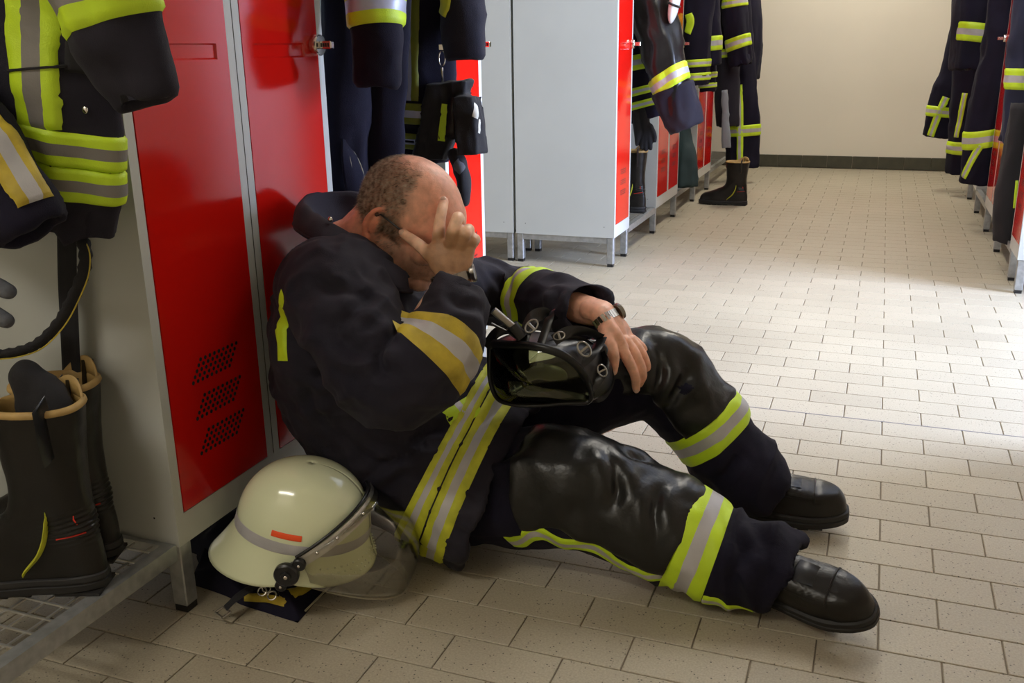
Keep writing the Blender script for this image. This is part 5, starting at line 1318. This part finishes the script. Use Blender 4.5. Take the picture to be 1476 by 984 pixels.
hang('fire_jacket', 'big dark jacket with slanting stripes hanging at the right edge', 'jacket', [
 ('body_panel', [(1480, -140, 2.5), (1466, -30, 2.5), (1452, 70, 2.5), (1432, 160, 2.5), (1410, 262, 2.5)], [(.10, .09), (.13, .10), (.12, .10), (.12, .10), (.095, .07)], M['navy'], [('ring', (1424, 196, 2.5), .10, -120, 120, YS, (0, .03)), ('rib', [(1414, 208), (1402, 228), (1388, 256)], .04, YS)], 55, SX),
 ('sleeve', [(1470, 120, 2.43), (1462, 180, 2.43), (1452, 230, 2.43), (1447, 278, 2.43)], [(.07, .07), (.09, .08), (.085, .08), (.07, .06)], M['navy'], [('ring', (1460, 200, 2.43), .05, -60, 120, [M['olive'], M['silver']])], 56, SX)], G_R)
hang('fire_jacket', 'blue black sleeve with yellow stripe cut by the right edge of the photo', 'jacket', [
 ('sleeve', [(1510, -160, 1.6), (1502, -40, 1.6), (1490, 70, 1.6), (1478, 150, 1.6), (1466, 205, 1.6)], [(.09, .08), (.10, .09), (.10, .09), (.095, .08), (.08, .07)], M['blue'], [('ring', (1484, 118, 1.6), .095, -120, 120, YS, (0, 0))], 57, SX)], G_R)
hang('work_trousers', 'plain black trousers hanging low behind the corner of the right locker', 'trousers', [
 ('leg', [(1478, 150, 1.35), (1470, 220, 1.35), (1457, 290, 1.35), (1449, 345, 1.35)], [(.05, .06), (.06, .08), (.06, .08), (.05, .07)], M['blackcloth'], [('rib', [(1466, 260), (1462, 300)], .012, [M['yellow']])], 58, SX)], G_R)
small_helmet('white helmet hanging at the top right corner', px(1478, 12, Y=1.62), (np.array((.03, 0, -.01)), np.array((0, .05, 0)), np.array((-.01, 0, .085))))

# ------------------------------------------------------------------ tall boots
BEND = False
def tall_boot(label, loc, rz, group, stripe_='yellow', tilt=0):
    t = thing('fire_boot', label, 'boot', loc, rz, group)
    parts, ring, tab, W = bootparts(None, height=.33, L=.30)
    me = solidify_mesh(parts['upper'], M['boot'], 'upper', sub=1)
    C, Nn = co_no(me)
    ank = np.exp(-((C[:, 2]-.125)/.022)**2)*sm(.08-C[:, 0], 0, .03)*sm(C[:, 0], -.02, .0)
    d = .0035*ank*np.sin(C[:, 2]*700+C[:, 0]*120)+.0022*np.exp(-((C[:, 2]-.15)/.05)**2)*rid(C*28, 3)+.0006*vnoise(C*60, 2)
    set_co(me, C+Nn*d[:, None]); BV = bvh_of(me); up = obj_from('upper', me, t)
    parts['sole'].build('sole', M['sole'], t, smooth=True, sharp=35, local=True)
    for q in parts['tread']: q.build('tread_lug', M['sole'], t, local=True)
    # tan lining folded over the top edge
    li = MB(); R = []
    for z, ins, zo in ((.27, .0085, 0), (.31, .0085, 0), (.33, .0085, .001), (.33, .005, .0065), (.33, -.001, .005), (.33, -.0025, -.001), (.33, -.001, -.004)):
        i = min(range(len(tab)), key=lambda q: abs(tab[q][0]-z)); r = tab[i]; R.append(ring(z, r[1], r[2], r[3], ins=ins, zoff=zo))
    li.rings(R, 0, False); li.build('lining', M['tan'], t, smooth=True, sharp=70, local=True)
    # raised tan back rim and pull loops at the sides
    for s in (-1, 1):
        pl = MB(); y = s*.058
        pl.tube([(.034, y*.90, .255), (.034, y*1.04, .300), (.034, y*1.05, .345), (.034, y*.95, .350), (.034, y*.82, .318), (.034, y*.78, .29)], .021, 8, sq=(1, .14), up=(0, s, .01) if False else None)
        pl.build('pull_loop', M['rubber'], t, smooth=True, local=True)
    back = MB(); back.grid([[(.062+.062*math.cos(a)*1.02, .052*math.sin(a), .325+h*(.040*max(0, math.sin((a-math.pi*1.05)/(.57*math.pi)*math.pi)))) for a in np.linspace(math.pi*1.05, math.pi*1.62, 14)] for h in (0, .5, 1)])
    bm_ = solidify_mesh(back, M['tan'], 'heel_flap', thick=.004); obj_from('heel_flap', bm_, t)
    def surf(pts):
        out = []
        for x, s, z in pts:
            h = BV.ray_cast(Vector((x, 0, z)), Vector((0, s, 0)), .2)
            if h[0]: out.append(np.array(h[0])+np.array((0, s*.0012, 0)))
        return out
    for s in (-1, 1):
        for nm_, pts, r, m in (('red_stitching', [(.012+.11*q, s, .262-.075*q) for q in np.linspace(0, 1, 12)], .0014, 'redthread'), ('red_stitching', [(.02+.010*math.sin(q*3), s, .25-q*.12) for q in np.linspace(0, 1, 12)], .0012, 'redthread'),
                              ('yellow_piping', [tuple(q_) for q_ in np.insert(spline([(.064, .175), (.066, .14), (.074, .11), (.090, .078), (.115, .050), (.120, .040)], 4), 1, s, axis=1)], .0105 if s else 0, 'dirtyyellow'), ('red_stitching', [(.012+.045*q, s, .112-.006*q) for q in np.linspace(0, 1, 8)], .0014, 'redthread')):
            P_ = surf(pts)
            if len(P_) > 3: MB().tube(P_, r*(1 if nm_[0] == 'r' else np.sin(np.linspace(.25, 2.9, len(P_)))), 8, sq=(1, .35) if nm_[0] == 'y' else (1, 1), up=(0, s, .001) if False else None).build(nm_, M[m], t, smooth=True, local=True)
    return t
ang = math.atan2(-.353, -.935)
b1 = px(168, 838, Z=.150); b2 = px(228, 790, Z=.150)
G_B = 'tall boots on the mesh seat'
tall_boot('tall black boot with tan rim and yellow piping, the nearer of the pair on mesh', (b1[0]-.005, b1[1]-.015, .1505), ang, None)
tall_boot('tall black boot standing against the grey locker side, right one of the pair', (b2[0]-.050, -2.328, .1505), ang, None)
b3 = px(925, 308, Z=.150); tall_boot('black boot with tan rim in the bay right of the blank locker side', (-1.24, b3[1]+.04, .1505), math.pi, None)
b4 = px(1076, 296, Z=0); tall_boot('single black boot standing on the floor near the back wall', (b4[0], b4[1], .0005), math.pi-.05, None).scale = (1.05, 1.05, .86)
b5 = px(1030, 262, Z=.15); tall_boot('dark boot inside the last left bay behind the single boot', (-1.26, 3.80, .1505), math.pi, None)
# dark trouser bottoms stuffed in the nearest boot
pc = thing('boot_insert', 'dark trouser bottom stuffed into the nearer tall boot', 'cloth', (b1[0]-.07, b1[1]-.02, .3))
q = np.array((b1[0]-.062, b1[1]-.024, 0)); mb = MB().chain([q+np.array((0, 0, .36)), q+np.array((-.002, 0, .46)), q+np.array((-.03, -.005, .52))], [.036, .042, .030], k=18)
me = solidify_mesh(mb, M['blackcloth'], 'cloth', voxel=.004, smooth=2); C, Nn = co_no(me); C += Nn*(.004*rid(C*26, 5))[:, None]; set_co(me, C-np.array(pc.location)); obj_from('cloth', me, pc)
